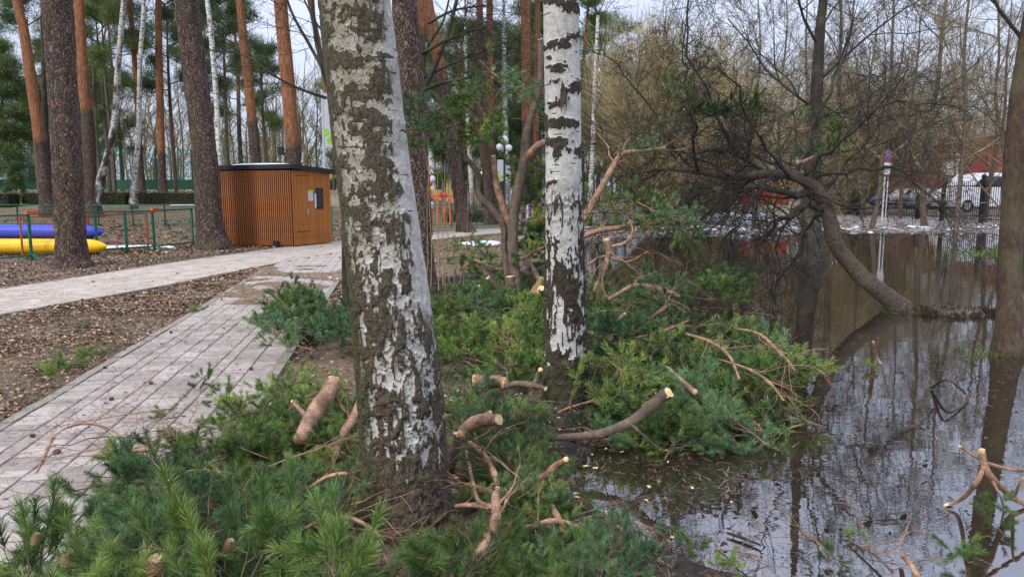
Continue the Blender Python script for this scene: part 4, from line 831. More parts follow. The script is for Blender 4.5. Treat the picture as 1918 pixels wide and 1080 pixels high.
# ---- wooden hut
C0, C1 = np.array([-6.06, 20.3]), np.array([-5.38, 21.75]); dA = np.array([-.985, .175]); C3 = C0 + dA * 2.28; C2 = C1 + dA * 2.28
HH = 2.12
hut = empty('wooden_hut', (C0[0], C0[1], 0), 0, 'small flat-roofed hut clad in upright orange-brown wooden slats beside the pale path', 'hut')
loc = lambda p, z=0: (p[0] - C0[0], p[1] - C0[1], z)
m = MB(); cen = (C0 + C1 + C2 + C3) / 4
base = [C0 + (cen - C0) * .04, C1 + (cen - C1) * .04, C2 + (cen - C2) * .04, C3 + (cen - C3) * .04]
V = [loc(p, .08) for p in base] + [loc(p, HH - .02) for p in base]; m.add(V, np.array([[0, 1, 5, 4], [1, 2, 6, 5], [2, 3, 7, 6], [3, 0, 4, 7], [4, 5, 6, 7]])); m.build('wall', M['black_board'], hut)
def slats(a, b, n, w, d, mat, skip=None, zt=HH, nm='slat'):
    a = np.array(a); b = np.array(b); e = (b - a); ln = np.linalg.norm(e); e /= ln; nn = np.array([e[1], -e[0]]); rz = math.atan2(e[1], e[0]); cache = {}
    for i in range(n):
        c = a + e * ln * (i + .5) / n + nn * d * .5
        for (z0, z1) in (skip(i / n) if skip else [(.05, zt)]):
            k = round(z1 - z0, 3)
            if k not in cache: mm = MB(); mm.box((0, 0, k / 2), (w, d, k)); cache[k] = mm.mesh('slat', M[mat])
            o = ob(nm, cache[k], hut, (*(c - C0), z0 + rs.uniform(0, .004))); o.rotation_euler = (0, 0, rz)
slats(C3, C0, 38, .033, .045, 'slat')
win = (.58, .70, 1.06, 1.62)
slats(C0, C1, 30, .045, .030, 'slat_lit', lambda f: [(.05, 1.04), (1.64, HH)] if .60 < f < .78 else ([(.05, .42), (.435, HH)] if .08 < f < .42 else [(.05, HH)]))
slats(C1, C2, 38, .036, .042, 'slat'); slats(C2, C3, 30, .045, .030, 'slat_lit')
e = (C1 - C0) / np.linalg.norm(C1 - C0); nB = np.array([e[1], -e[0]]); LB = np.linalg.norm(C1 - C0); rzB = math.atan2(e[1], e[0])
def onB(f, z, out): q = C0 + e * LB * f + nB * out; return (q[0] - C0[0], q[1] - C0[1], z)
m = MB(); m.box(onB(.69, 1.34, .02), (.28, .04, .60), rzB); wf = m.build('window', M['black'], hut)
m = MB(); m.box(onB(.69, 1.34, .042), (.20, .008, .50), rzB); m.build('pane', M['glass'], wf)
m = MB(); m.box(onB(.45, 1.43, .036), (.20, .010, .30), rzB); sg = m.build('notice', M['white'], hut)
m = MB(); m.box(onB(.45, 1.54, .043), (.18, .004, .07), rzB); m.build('green_header', M['lime'], sg)
m = MB(); [m.box(onB(.45, 1.47 - .035 * k, .043), (.14 - .02 * (k % 2), .004, .008), rzB) for k in range(5)]; m.build('text_lines', M['grey'], sg)
m = MB(); m.box(onB(.575, 1.28, .040), (.07, .01, .40), rzB); m.build('notice', M['white'], hut)
m = MB(); m.box(onB(.36, .98, .045), (.025, .02, .16), rzB); m.box(onB(.34, .99, .075), (.10, .015, .015), rzB); m.build('door_handle', M['grey'], hut)
m = MB(); m.box(onB(.25, .43, .034), (.58, .012, .014), rzB); m.box(onB(.25, 1.98, .034), (.58, .012, .012), rzB); m.build('door_joint', M['black'], hut)
for f in (.10, .78):
    q = C3 + (C0 - C3) * f; m = MB(); m.box((*(q - C0 + np.array([.0, -.09])), .10), (.15, .09, .17), math.atan2(*(C0 - C3)[::-1])); m.build('foot_bracket', M['black'], hut)
# roof, slightly overhanging, falling to the right
def quad_prism(pts, z, h, mat, name, par):
    V = [(*(p - C0), zz) for p, zz in zip(pts, z)] + [(*(p - C0), zz + h) for p, zz in zip(pts, z)]; return ob(name, mesh_np(name, V, BOXF, M[mat]), par)
def off(p, k): return cen + (p - cen) * k
rf = quad_prism([off(C0, 1.12), off(C1, 1.12), off(C2, 1.12), off(C3, 1.12)], [HH + .05, HH - .07, HH - .03, HH + .02], .12, 'black', 'roof', hut)
sn_ = []; 
for i in range(9):
    a, b = rs.uniform(.1, .95), rs.uniform(.05, .8); sn_.append((a, b))
m = MB(); cA = (C3 + C2) * .5 * .3 + (C0 + C3) * .5 * .7; q = cen + (C3 - C0) * .08 - C0
m.ball((q[0], q[1], HH + .14), (1.05, .72, .085), 22, 9); q2 = off(C1, .7) - C0; m.ball((q2[0], q2[1], HH + .07), (.35, .22, .04), 14, 7); m.build('roof_snow', M['snow'], rf, smooth=True)
# floodlight behind the hut on a pipe
fl = empty('floodlight', P(535, 312, 24.5), 0, 'small black floodlight on a bent arm above the hut roof', 'floodlight'); fl.location.z = 0
zt = P(535, 283, 24.5).z; m = MB(); m.tube([(0, 0, 0), (0, 0, zt - .1), (.10, 0, zt + .06), (.36, 0, zt + .10)], .018, 6); m.build('arm', M['black'], fl)
m = MB(); m.box((-.12, -.06, zt), (.18, .12, .26)); m.build('lamp_head', M['black'], fl)
# ---- low mesh fences
def mesh_panel(a, b, z0, h, label, group, mat='green_metal', feet=True, clamp=False, mid=0, wire=.055, wr=.0028, pr=.05, cat='fence panel'):
    a = np.array(a, float); b = np.array(b, float); d = b - a; ln = np.linalg.norm(d); e = d / ln; rz = math.atan2(e[1], e[0])
    t = empty('mesh_fence_panel', (a[0], a[1], z0), rz, label, cat, group)
    pm = MB(); pm.box((0, 0, h / 2), (pr, pr, h)); me = pm.mesh('post', M[mat])
    for k in range(mid + 2): ob('post', me, t, (ln * k / (mid + 1), 0, 0))
    rm = MB(); rm.box((ln / 2, 0, 0), (ln - pr, pr * .7, pr * .7)); me = rm.mesh('rail', M[mat])
    for z in (h - .03, .12): ob('rail', me, t, (0, 0, z))
    W = MB(); x = wire
    while x < ln: W.box((x, 0, (h + .09) / 2), (wr, wr, h - .15)); x += wire
    z = .12 + wire * 1.6
    while z < h - .05: W.box((ln / 2, .003, z), (ln - pr, wr, wr)); z += wire * 1.8
    W.build('wire_mesh', M[mat], t, kind='stuff')
    if feet:
        fm = MB(); fm.bar((0, -.30, .02), (0, 0, .16), .04); fm.bar((0, .30, .02), (0, 0, .16), .04); ob('foot', fm.mesh('foot', M[mat]), t)
    if clamp: cm = MB(); cm.box((.07, -.01, h + .005), (.24, .09, .075)); cm.build('clamp', M['orange'], t)
    return t
g3 = [G(-150, 508), G(60, 488), G(290, 470), G(362, 461)]
mesh_panel(g3[0][:2], g3[1][:2], 0, 1.06, 'green mesh fence panel running out of view at the left edge', None, mid=1)
mesh_panel(g3[1][:2], g3[2][:2], 0, 1.08, 'green mesh fence panel with orange clamp, crossed by the dark roadside pine', None, clamp=True, mid=3)
mesh_panel(g3[2][:2], g3[3][:2], 0, 1.08, 'short green mesh fence panel ending at the stout pine by the hut', None, clamp=True)
a, b = G(34, 486), G(272, 468); mesh_panel((a.x, a.y + .18), (b.x, b.y + .18), -.03, 1.02, 'rusty orange framed mesh panel leaning behind the green one by the tubes', None, mat='orange_metal', mid=1, feet=False, pr=.035)
bx = [(-60, 35), (35, 185), (185, 250), (250, 310), (310, 368), (368, 430)]
for i, (p, q) in enumerate(bx): a, b = P(p, 424, 31), P(q, 424, 31); mesh_panel(a[:2], b[:2], tz1(a.x, 31), .95, 'green mesh fence panel in the back row across the leafy lawn', 'back row of green mesh fence panels', wire=.12, wr=.006, feet=True)
for i, (p, q, Y) in enumerate([(622, 690, 27), (778, 846, 31), (846, 893, 31), (893, 948, 31), (948, 1005, 31), (1005, 1075, 31)]): a, b = P(p, 424, Y), P(q, 424, Y); mesh_panel(a[:2], b[:2], 0, .98, ('green mesh fence panel just right of the wooden hut', 'green mesh fence panel in the row before the playground')[i > 0], None if i == 0 else 'green mesh panels before the playground', wire=.12, wr=.006, feet=False)
# ---- inflatable tubes behind the fence
def vtube(pxa, pxb, pyc, Y, wpx, mat, label):
    a, t = PT(pxa, pyc, Y); b, _ = PT(pxb, pyc, Y); r = wpx / 2 * t; a.z = b.z; n = 70; pts = []; rr = []
    for i in range(n + 1):
        x = i / n; s = x * (b.x - a.x); pts.append((s, 0.03 * math.sin(x * 5), 0)); endk = min(1, (1 - x) * (b.x - a.x) / .55, 1); rr.append(r * (math.sin(min(1, endk) * math.pi / 2) ** .6 * .97 + .03) * (1 + .012 * (i % 2)))
    m = MB(); m.tube(pts, rr, 28); o = m.build('vinyl_tube', M[mat], smooth=True, label=label, cat='tube'); o.location = (a.x, Y, b.z); return o
z_ = vtube(-180, 202, 461, 17.6, 28, 'yellow', 'long yellow vinyl tube lying on the ground behind the mesh fence')
vtube(-180, 196, 434, 17.95, 26, 'blue', 'long blue vinyl tube lying behind and above the yellow one')
m = MB()
for x in (-11.6, -10.4): m.box((x, 17.95, .24), (.1, .3, .48))
m.build('trestle', M['black_board'], label='dark low blocks propping the blue tube', cat='block')
# ---- tall green fence far left
tf = empty('tall_green_fence', (-36, 50, 1.5), 0, 'tall green fence, boarded below and netted above, closing the park on the left', 'fence')
pm = MB(); pm.box((0, 0, 1.35), (.09, .09, 2.9)); pme = pm.mesh('post', M['green_fence'])
x = 0
while x <= 17.0: ob('post', pme, tf, (x, 0, 0)); x += 2.4
bm_ = MB(); bm_.box((0, 0, .42), (.36, .03, .66)); bme = bm_.mesh('board', M['green_fence']); x = .2
while x < 16.8: ob('board', bme, tf, (x, -.03 + rs.uniform(-.006, .006), rs.uniform(-.02, .02))); x += .37
W = MB(); x = 0
while x < 16.8: W.box((x, .02, 1.65), (.022, .022, 1.9)); x += .14
for z in (.95, 1.4, 1.9, 2.4, 2.68): W.box((8.4, .045, z), (16.8, .02, .03))
W.build('net', M['green_net'], tf, kind='stuff')
# ---- hedges
def hedge(p0, p1, Y, h, dp, label, seed, z=None):
    a, b = P(p0, 384, Y), P(p1, 384, Y); z = tz1(a.x, Y) if z is None else z; ln = b.x - a.x; g = np.random.default_rng(seed); n = int(ln * h * 1500)
    q = g.uniform(-1, 1, (n, 3)); k = np.abs(q).max(1); q = q / k[:, None] * (k[:, None] ** .15); q[:, 2] *= 1 + .10 * (fbm(q * 4, 2, seed) - .5)
    c = np.stack([a.x + (q[:, 0] + 1) / 2 * ln, Y + q[:, 1] * dp / 2, z + (q[:, 2] + 1) / 2 * h], 1) + g.normal(0, .03, (n, 3)); u = g.normal(0, 1, (n, 3)); u /= np.linalg.norm(u, axis=1, keepdims=True); w_ = np.cross(u, g.normal(0, 1, (n, 3))); w_ /= np.linalg.norm(w_, axis=1, keepdims=True)
    V = np.stack([c - u * .05, c + w_ * .03, c + u * .05], 1).reshape(-1, 3)
    t = empty('hedge', (0, 0, 0), 0, label, 'hedge'); ob('leaves', mesh_np('leaves', V, np.arange(3 * n).reshape(-1, 3), M['hedge'], False, dict(tint=np.repeat(g.random(n), 3))), t, kind='stuff')
    mm = MB(); mm.box(((a.x + b.x) / 2, Y, z + h * .47), (ln * .96, dp * .9, h * .88)); mm.build('core', M['black_board'], t)
hedge(-60, 29, 39, .72, 1.0, 'clipped box hedge at the far left behind the back mesh fence', 1)
hedge(50, 105, 40, .62, .9, 'brownish clipped hedge between the leftmost pines', 2)
hedge(190, 243, 40, .68, .9, 'clipped green hedge right of the crooked birch', 3)
hedge(253, 289, 40, .66, .9, 'shortest clipped green hedge right of the thin white birch', 4)
hedge(292, 366, 40, .66, .9, 'clipped green hedge ending at the stout pine by the hut', 5)
hedge(828, 925, 36, .42, .8, 'low green hedge behind the mesh panels at the playground', 6, z=.05)
# ---- lamp posts
def lamp(px, pyb, pyt, Y, balls, label, banner=None, mat='black'):
    b = P(px, pyb, Y); zt = P(px, pyt, Y).z; t = empty('street_lamp', (b.x, Y, 0), 0, label, 'street lamp'); k = Y / F
    m = MB(); m.tube([(0, 0, 0), (0, 0, .8), (0, 0, .82), (0, 0, zt)], [.09, .08, .05, .035], 10); m.build('pole', M[mat], t, smooth=True)
    for (dx, dy, r) in balls:
        c = (dx * k, rs.uniform(-.2, .2), zt - dy * k); m = MB(); m.ball(c, r * k, 16, 11); gl = m.build('globe', M['globe'], t, smooth=True)
        m = MB(); m.tube([(0, 0, c[2] - r * k - .18), (c[0] * .6, c[1] * .6, c[2] - r * k - .2), (c[0], c[1], c[2] - r * k + .02)], .022, 6); m.build('arm', M[mat], t)
    if banner:
        for (x0, x1, y0, y1) in banner:
            m = MB(); m.box(((x0 + x1) / 2 * k, 0, zt - (y0 + y1) / 2 * k), (abs(x1 - x0) * k, .015, (y1 - y0) * k)); bn = m.build('banner', M['white'], t)
            for q, (u, v, s) in enumerate(((.3, .62, .28), (.55, .80, .36), (.35, .92, .3))):
                m = MB(); cx, cz = (x0 + (x1 - x0) * u) * k, zt - (y0 + (y1 - y0) * v) * k; w_ = abs(x1 - x0) * k * s
                m.add([(cx - w_, -.012, cz), (cx, -.012, cz - w_ * .8), (cx + w_, -.012, cz), (cx + w_ * .3, -.012, cz + w_ * 1.1), (cx - w_ * .5, -.012, cz + w_ * .8)], [np.array([[0, 1, 2], [0, 2, 3], [0, 3, 4]])]); m.build('leaf_emblem', M['lime'], bn)
    return t
lamp(945, 418, 262, 31.5, [(0, 0, 7.5), (-9, 13, 6.5), (8, 15, 6.5), (-1, 16, 6)], 'black park lamp with a cluster of white globes and two small banners', [(-13, -2, 36, 74), (3, 12, 46, 74)])
lamp(909, 400, 316, 43, [(-3, 0, 4), (4, 6, 4), (-6, 8, 3.5)], 'distant low black lamp with pale globes beyond the hedge')
bnp = empty('banner_post', (P(609, 355, 23.6).x, 23.6, 0), 0, 'thin white post with a pale banner showing lime green leaves beside the thick birch', 'banner post')
zt = P(609, 168, 23.6).z; k = 23.6 / F
m = MB(); m.tube([(0, 0, 0), (0, 0, zt)], .035, 8); m.tube([(0, 0, zt - 7 * k), (.62, 0, zt - 7 * k)], .016, 6); m.tube([(0, 0, zt - 104 * k), (.62, 0, zt - 104 * k)], .016, 6); m.build('pole', M['white'], bnp)
m = MB(); m.box((.32, 0, zt - 55 * k), (.56, .012, 95 * k)); bn = m.build('banner', M['white'], bnp)
for (u, v, s) in ((.10, 78, .16), (.25, 92, .20), (.42, 84, .17)):
    cx, cz = u, zt - v * k; m = MB(); m.add([(cx - s * .8, -.010, cz), (cx - s * .2, -.010, cz - s * .6), (cx + s * .7, -.010, cz - s * .3), (cx + s * .5, -.010, cz + s * .5), (cx, -.010, cz + s)], [np.array([[0, 1, 2], [0, 2, 3], [0, 3, 4]])]); m.build('leaf_emblem', M['lime'], bn)
# ---- playground
pt = empty('playground_figure', (P(803, 395, 34).x, 34, 0), 0, 'orange playground climbing figure of stacked round shapes beside the grey slender pine', 'play figure'); k = 34 / F
for (nm_, mt, dx, py, rx, rz) in (('cap', 'red', 0, 328, 5, 4), ('ball', 'white', 8, 336, 6, 7), ('head', 'orange', 1, 344, 7, 6), ('body', 'yellow', 1, 357, 6, 8), ('body_band', 'orange', 1, 371, 7, 8), ('base', 'white', 4, 386, 7, 9)):
    m = MB(); m.ball((dx * k, 0, P(803, py, 34).z), (rx * k, rx * k, rz * k), 14, 9); m.build(nm_, M[mt], pt, smooth=True)
for x in (-4, 5): m = MB(); m.tube([(x * k, 0, 0), (x * k, 0, .8)], .05, 8); m.build('leg', M['orange'], pt)
pf = empty('play_frame', (P(826, 395, 33).x, 33, 0), 0, 'low orange play frame on two thick legs right of the climbing figure', 'play frame')
for x in (-.16, .16, .42): m = MB(); m.tube([(x, 0, 0), (x, 0, 1.2)], .045, 8); m.build('leg', M['orange'], pf)
m = MB(); m.box((-.1, 0, 1.3), (1.4, .12, .12)); m.build('beam', M['orange'], pf); m = MB(); m.box((.1, 0, 1.42), (.3, .3, .14)); m.build('seat', M['red'], pf)
for i, px in enumerate((829, 840)):
    t = empty('flag', (P(px, 355, 52 + i).x, 52 + i, 0), 0, ('blue flag with a white mark on a thin pole left of the leaning brown pine', 'plain blue flag nearly touching the leaning brown pine')[i], 'flag'); m = MB(); m.tube([(0, 0, 0), (0, 0, 3.4)], .03, 6); m.build('pole', M['grey'], t)
    m = MB(); n = 8; V = [(.25 * j / n * 1.0, .05 * math.sin(j * 1.3), z) for z in (2.6, 3.4) for j in range(n + 1)]; F_ = np.array([[j, j + 1, j + n + 2, j + n + 1] for j in range(n)]); m.add(V, F_); c_ = m.build('cloth', M['sky_blue'], t)
    if i == 0: m = MB(); m.box((.12, -.07, 3.0), (.08, .01, .4)); m.build('mark', M['white'], c_)
def board(px, y0, y1, Y, wpx, label, cols):
    a = P(px, y1, Y); k = Y / F; t = empty('notice_board', (a.x, Y, 0), 0, label, 'notice board'); n = len(cols); z0, z1 = P(px, y1, Y).z, P(px, y0, Y).z
    for i, c in enumerate(cols): m = MB(); m.box((wpx * k * ((i + .5) / n - .5), 0, (z0 + z1) / 2), (wpx * k / n - .01, .04, z1 - z0)); m.build('panel', M[c], t)
    for x in (-.5, .5): m = MB(); m.box((x * wpx * k, .04, z1 / 2), (.05, .05, z1)); m.build('post', M['grey'], t)
board(959, 352, 376, 30.5, 6, 'narrow white notice board behind the rising bare limbs', ['white'])
board(992, 381, 408, 30, 12, 'small board striped white, blue and orange left of the slim birch', ['white', 'sky_blue', 'orange'])
def iron_fence(a, b, h, Y0, Y1, label, sp=.13, pil=2.5, z=0.0):
    a = P(a, 400, Y0); b = P(b, 400, Y1); d = Vector((b.x - a.x, b.y - a.y)); ln = d.length; t = empty('iron_fence', (a.x, a.y, z), math.atan2(d.y, d.x), label, 'fence')
    W = MB(); x = 0
    while x < ln: W.box((x, 0, h / 2 + .05), (.022, .022, h - .06)); x += sp
    W.build('bars', M['black'], t, kind='stuff')
    rm = MB(); rm.box((ln / 2, 0, 0), (ln, .03, .045)); me = rm.mesh('rail', M['black']); ob('rail', me, t, (0, 0, h * .88)); ob('rail', me, t, (0, 0, .2))
    pm = MB(); pm.box((0, 0, (h + .12) / 2), (.15, .15, h + .12)); pm.ball((0, 0, h + .22), .11, 10, 7); me = pm.mesh('post', M['black']); x = 0
    while x < ln: ob('post', me, t, (x, -.02, 0)); x += pil
iron_fence(1765, 1925, 2.0, 37.5, 32.5, 'tall black iron railing in front of the white van by the flood')
iron_fence(1560, 1757, 1.1, 47, 38.2, 'low black iron railing behind the muddy shore, left of the tall railing')
iron_fence(856, 1010, 1.9, 48, 48, 'distant black iron railing behind the playground hedge', sp=.16)
# ---- road sign
rsn = empty('road_sign', (P(1657, 355, 36.5).x, 36.5, 0), 0, 'round no-stopping sign, blue with red cross, on a white post', 'road sign'); k = 36.5 / F; zc = P(1657, 292, 36.5).z
m = MB(); m.tube([(-.03, 0, 0), (-.03, 0, zc + .2)], .045, 8); m.tube([(.13, 0, 0), (.13, 0, zc - .9)], .03, 8); m.build('pole', M['white'], rsn)
def disc(name, c, r, mat, par, th=.02, n=28):
    m = MB(); m.tube([(c[0], c[1] + th, c[2]), (c[0], c[1], c[2])], r, n); return m.build(name, M[mat], par)
pl = disc('sign_plate', (0, -.08, zc), .30, 'red', rsn); disc('blue_field', (0, -.095, zc), .235, 'sky_blue', pl)
m = MB(); [m.bar((-.17 * s, -.105, zc - .17), (.17 * s, -.105, zc + .17), .055, .012, (0, 1, 0)) for s in (1, -1)]; m.build('cross', M['red'], pl)
m = MB(); m.box((.0, -.08, zc - .46), (.42, .02, .26)); m.build('lower_plate', M['white'], rsn)
m = MB(); m.box((.0, -.08, zc - .78), (.34, .02, .28)); m.build('lower_plate', M['white'], rsn)
# ---- red building
rb = empty('red_building', (P(1762, 355, 60).x, 60, 0), 0, 'dark red clad building with a sloping dark roof edge behind the white van', 'building')
Wd = (1935 - 1762) / F * 60; zl, zr = P(1762, 276, 60).z, P(1890, 238, 60).z; 
m = MB(); V = [(0, 0, 0), (Wd, 0, 0), (Wd, 9, 0), (0, 9, 0), (0, 0, zl), (Wd, 0, zr), (Wd, 9, zr), (0, 9, zl)]; m.add(V, BOXF); m.build('wall', M['red_wall'], rb)
cache = {}; n = 26
for i in range(n):
    x = Wd * (i + .5) / n; zz = zl + (zr - zl) * x / Wd; m = MB(); m.box((0, 0, zz / 2 - .02), (Wd / n - .035, .03, zz - .06)); ob('cladding_panel', m.mesh('cladding_panel', M['red_wall']), rb, (x, -.017, 0))
m = MB(); m.bar((-.3, 0, zl + .06), (Wd + .3, 0, zr + .06), .8, .16); m.build('roof_edge', M['black'], rb)
for x in (1.2, 3.2, 5.2): m = MB(); m.box((x, -.05, 1.9), (1.0, .08, 1.2)); w_ = m.build('window', M['white'], rb); m = MB(); m.box((x, -.095, 1.9), (.86, .02, 1.06)); m.build('pane', M['glass'], w_)
wk = empty('white_kiosk', (P(1776, 355, 50).x, 50, 0), 0, 'white box cabinet with a small camera on top at the corner of the red building', 'cabinet')
m = MB(); m.box((0, 0, 3.0), (.75, .6, .9)); m.build('box', M['white'], wk); m = MB(); m.tube([(0, 0, 0), (0, 0, 2.6)], .07, 8); m.tube([(.25, 0, 3.4), (.25, 0, 3.9)], .03, 6); m.build('pole', M['grey'], wk); m = MB(); m.box((.18, -.1, 3.95), (.34, .14, .12)); m.box((.3, -.32, 3.55), (.2, .14, .16)); m.build('camera', M['white'], wk)
# ---- vehicles
def vehicle(px, Y, rz, prof, glassp, wd, wheels, mat, label, cat, name, z=0.0, wr=.34):
    x = P(px, 355, Y).x; t = empty(name, (x, Y, z), rz, label, cat)
    def extr(poly, y0, y1, inset=0.0):
        n = len(poly); V = [(a, y0, b) for a, b in poly] + [(a, y1, b) for a, b in poly]; F_ = [np.array([[i, (i + 1) % n, (i + 1) % n + n, i + n] for i in range(n)]), np.array([list(range(n))[::-1]]), np.array([list(range(n, 2 * n))])]; return V, F_
    m = MB(); m.add(*extr(prof, -wd / 2, wd / 2)); bd = m.build('body', M[mat], t)
    md = bd.modifiers.new('bevel', 'BEVEL'); md.width = .05; md.segments = 2
    for g_ in glassp:
        for s in (-1, 1): m = MB(); m.add(*extr(g_, s * (wd / 2 + .004), s * (wd / 2 + .012))); m.build('window', M['glass'], t)
    for (wx) in wheels:
        for s in (-1, 1):
            m = MB(); m.tube([(wx, s * (wd / 2 - .10), wr), (wx, s * (wd / 2 + .03), wr)], wr, 18); w_ = m.build('wheel', M['tyre'], t); m = MB(); m.tube([(wx, s * (wd / 2 + .02), wr), (wx, s * (wd / 2 + .04), wr)], wr * .55, 14); m.build('rim', M['grey'], w_)
    x0 = min(p[0] for p in prof); 
    for s in (-1, 1): m = MB(); m.box((x0 - .01, s * wd * .36, .78), (.06, .28, .16)); m.build('headlight', M['globe'], t)
    m = MB(); m.box((x0 - .012, 0, .62), (.05, wd * .40, .2)); m.build('grille', M['black'], t)
    return t
vehicle(1830, 44, R(12), [(-2.3, .35), (2.3, .35), (2.35, 1.2), (2.25, 2.15), (1.9, 2.3), (-.6, 2.3), (-1.35, 1.5), (-2.2, 1.25), (-2.35, .8)], [[(-1.15, 1.5), (-.55, 2.1), (-.1, 2.1), (-.1, 1.5)], [(0, 1.5), (0, 2.1), (.95, 2.1), (.95, 1.5)], [(1.05, 1.5), (1.05, 2.1), (2.0, 2.1), (2.1, 1.5)]], 1.9, (-1.5, 1.45), 'car_white', 'tall white van parked behind the black railing in front of the red building', 'van', 'parked_van', z=.25, wr=.38)
carp = [(-2.1, .3), (2.1, .3), (2.15, .85), (1.7, 1.0), (1.1, 1.45), (-.5, 1.45), (-1.1, .98), (-2.0, .85)]; cg = [[(-.95, .98), (-.45, 1.38), (.2, 1.38), (.2, .98)], [(.3, .98), (.3, 1.38), (1.0, 1.38), (1.45, .98)]]
for i, (px, Y, mt, lb) in enumerate(((1738, 60, 'car_blue', 'light blue parked car seen left of the white van'), (1702, 63, 'white', 'white parked car just left of the light blue one'), (1672, 66, 'red', 'red parked car behind the no-stopping sign post'), (1612, 64, 'sky_blue', 'blue parked car left of the no-stopping sign'))): vehicle(px, Y, R(12 - 8 * i), carp, cg, 1.7, (-1.3, 1.3), mt, lb, 'car', 'parked_car', z=.2)
# ---- orange stage beyond the water
st = empty('playground_stage', (P(1437, 355, 37).x, 37, 0), 0, 'red and orange playground stage with pale boards at the far edge of the water', 'stage'); k = 37 / F; Z = lambda y: P(1437, y, 37).z
def bx_(x0, x1, y0, y1, mt, nm_, dy=0, par=None, d=.08): m = MB(); m.box((((x0 + x1) / 2 - 1437) * k, dy, (Z(y0) + Z(y1)) / 2), ((x1 - x0) * k, d, Z(y0) - Z(y1))); return m.build(nm_, M[mt], par or st)
bk = bx_(1395, 1482, 356, 382, 'red', 'back_panel', .3)
for i, (x0, c, dd) in enumerate(((1402, 'orange', 10), (1425, 'orange', 12), (1450, 'yellow', 7), (1466, 'red', 14))): bx_(x0, x0 + dd, 358 + i % 2 * 3, 380, c, 'panel', .2 - .01 * i)
m = MB(); m.ball(((1411 - 1437) * k, .1, Z(373)), (.13, .05, .20), 12, 8); m.build('white_shape', M['white'], st, smooth=True)
bx_(1400, 1480, 345, 350, 'orange', 'roof_beam', .1)
for x in (1397, 1422, 1447, 1480): bx_(x, x + 3, 350, 432, 'black_board', 'post', .34)
for i in range(3): bx_(1430, 1484, 384 + i * 10, 393 + i * 10, 'pale_board', 'board', -.2 - .02 * (i % 2))
for i, x in enumerate((1404, 1420, 1436, 1452)): bx_(x, x + 13, 420, 432, ('red', 'white')[i % 2] if i != 1 else 'red', 'low_panel', -.5)
bx_(1470, 1484, 418, 432, 'lime', 'low_panel', -.5)
m = MB(); 
for i in range(26): m.ball((P(rs.uniform(1340, 1432), 400, 36).x, 34.5 + rs.uniform(-1.5, 1.5), .1), (rs.uniform(.2, .7), .4, rs.uniform(.12, .5)), 9, 6)
m.build('snow_heap', M['snow'], smooth=True, label='lumpy grey-white snow heap at the left foot of the playground stage', cat='snow')
# distant cream buildings
for i, (p0, p1, Y, yt, lb) in enumerate(((560, 690, 72, 322, 'low cream building with dark windows glimpsed right of the hut'), (812, 868, 66, 318, 'yellow building glimpsed between the pines behind the blue flags'), (890, 925, 66, 326, 'low yellow building glimpsed behind the distant globe lamp'))):
    a, b = P(p0, 355, Y), P(p1, 355, Y); h = P(p0, yt, Y).z; t = empty('yellow_building', (a.x, Y, 0), 0, lb, 'building'); w_ = b.x - a.x; m = MB(); m.box((w_ / 2, 3, h / 2), (w_, 6, h)); m.build('wall', M['yellow_wall'], t); m = MB(); m.box((w_ / 2, 3, h + .1), (w_ + .4, 6.4, .2)); m.build('roof', M['grey'], t)
    x = .5
    while x < w_ - .5: m = MB(); m.box((x, -.02, h * .62), (.6, .05, .9)); m.build('window', M['glass'], t); x += 1.4
# snow patches
for i, (px, py, rx, ry, lb) in enumerate(((900, 457, .62, .9, 'thin patch of melting snow on the leafy ground behind the cut pine'), (255, 464, 1.3, .35, 'long thin snow patch behind the mesh fence near the yellow tube'), (355, 411, .9, .5, 'small snow patch on the lawn left of the stout pine'), (632, 521, .25, .5, 'small snow patch at the left side of the thick birch beside the bricks'), (1080, 398, 1.5, 1.2, 'grey snow patch behind the slim black-banded birch'))):
    c = G(px, py); g = np.random.default_rng(i); n = 40; th = np.linspace(0, 2 * math.pi, n, endpoint=False); rr = 1 + .35 * (fbm(np.stack([np.cos(th) * 2, np.sin(th) * 2, 0 * th + i], 1), 3, i) - .5) * 2
    V = [(0, 0, .05)]; 
    for s, z in ((.5, .05), (.85, .035), (1, 0.0)): V += [(math.cos(a) * rx * q * s, math.sin(a) * ry * q * s, z + (g.random() * .02 if s < 1 else 0)) for a, q in zip(th, rr)]
    F3 = [[0, 1 + j, 1 + (j + 1) % n] for j in range(n)]; F4 = [[1 + s * n + j, 1 + (s + 1) * n + j, 1 + (s + 1) * n + (j + 1) % n, 1 + s * n + (j + 1) % n] for s in (0, 1) for j in range(n)]
    ob('snow_patch', mesh_np('snow_patch', V, [np.array(F3), np.array(F4)], M['snow'], True), loc=(c.x, c.y, tz1(c.x, c.y)), label=lb, cat='snow')
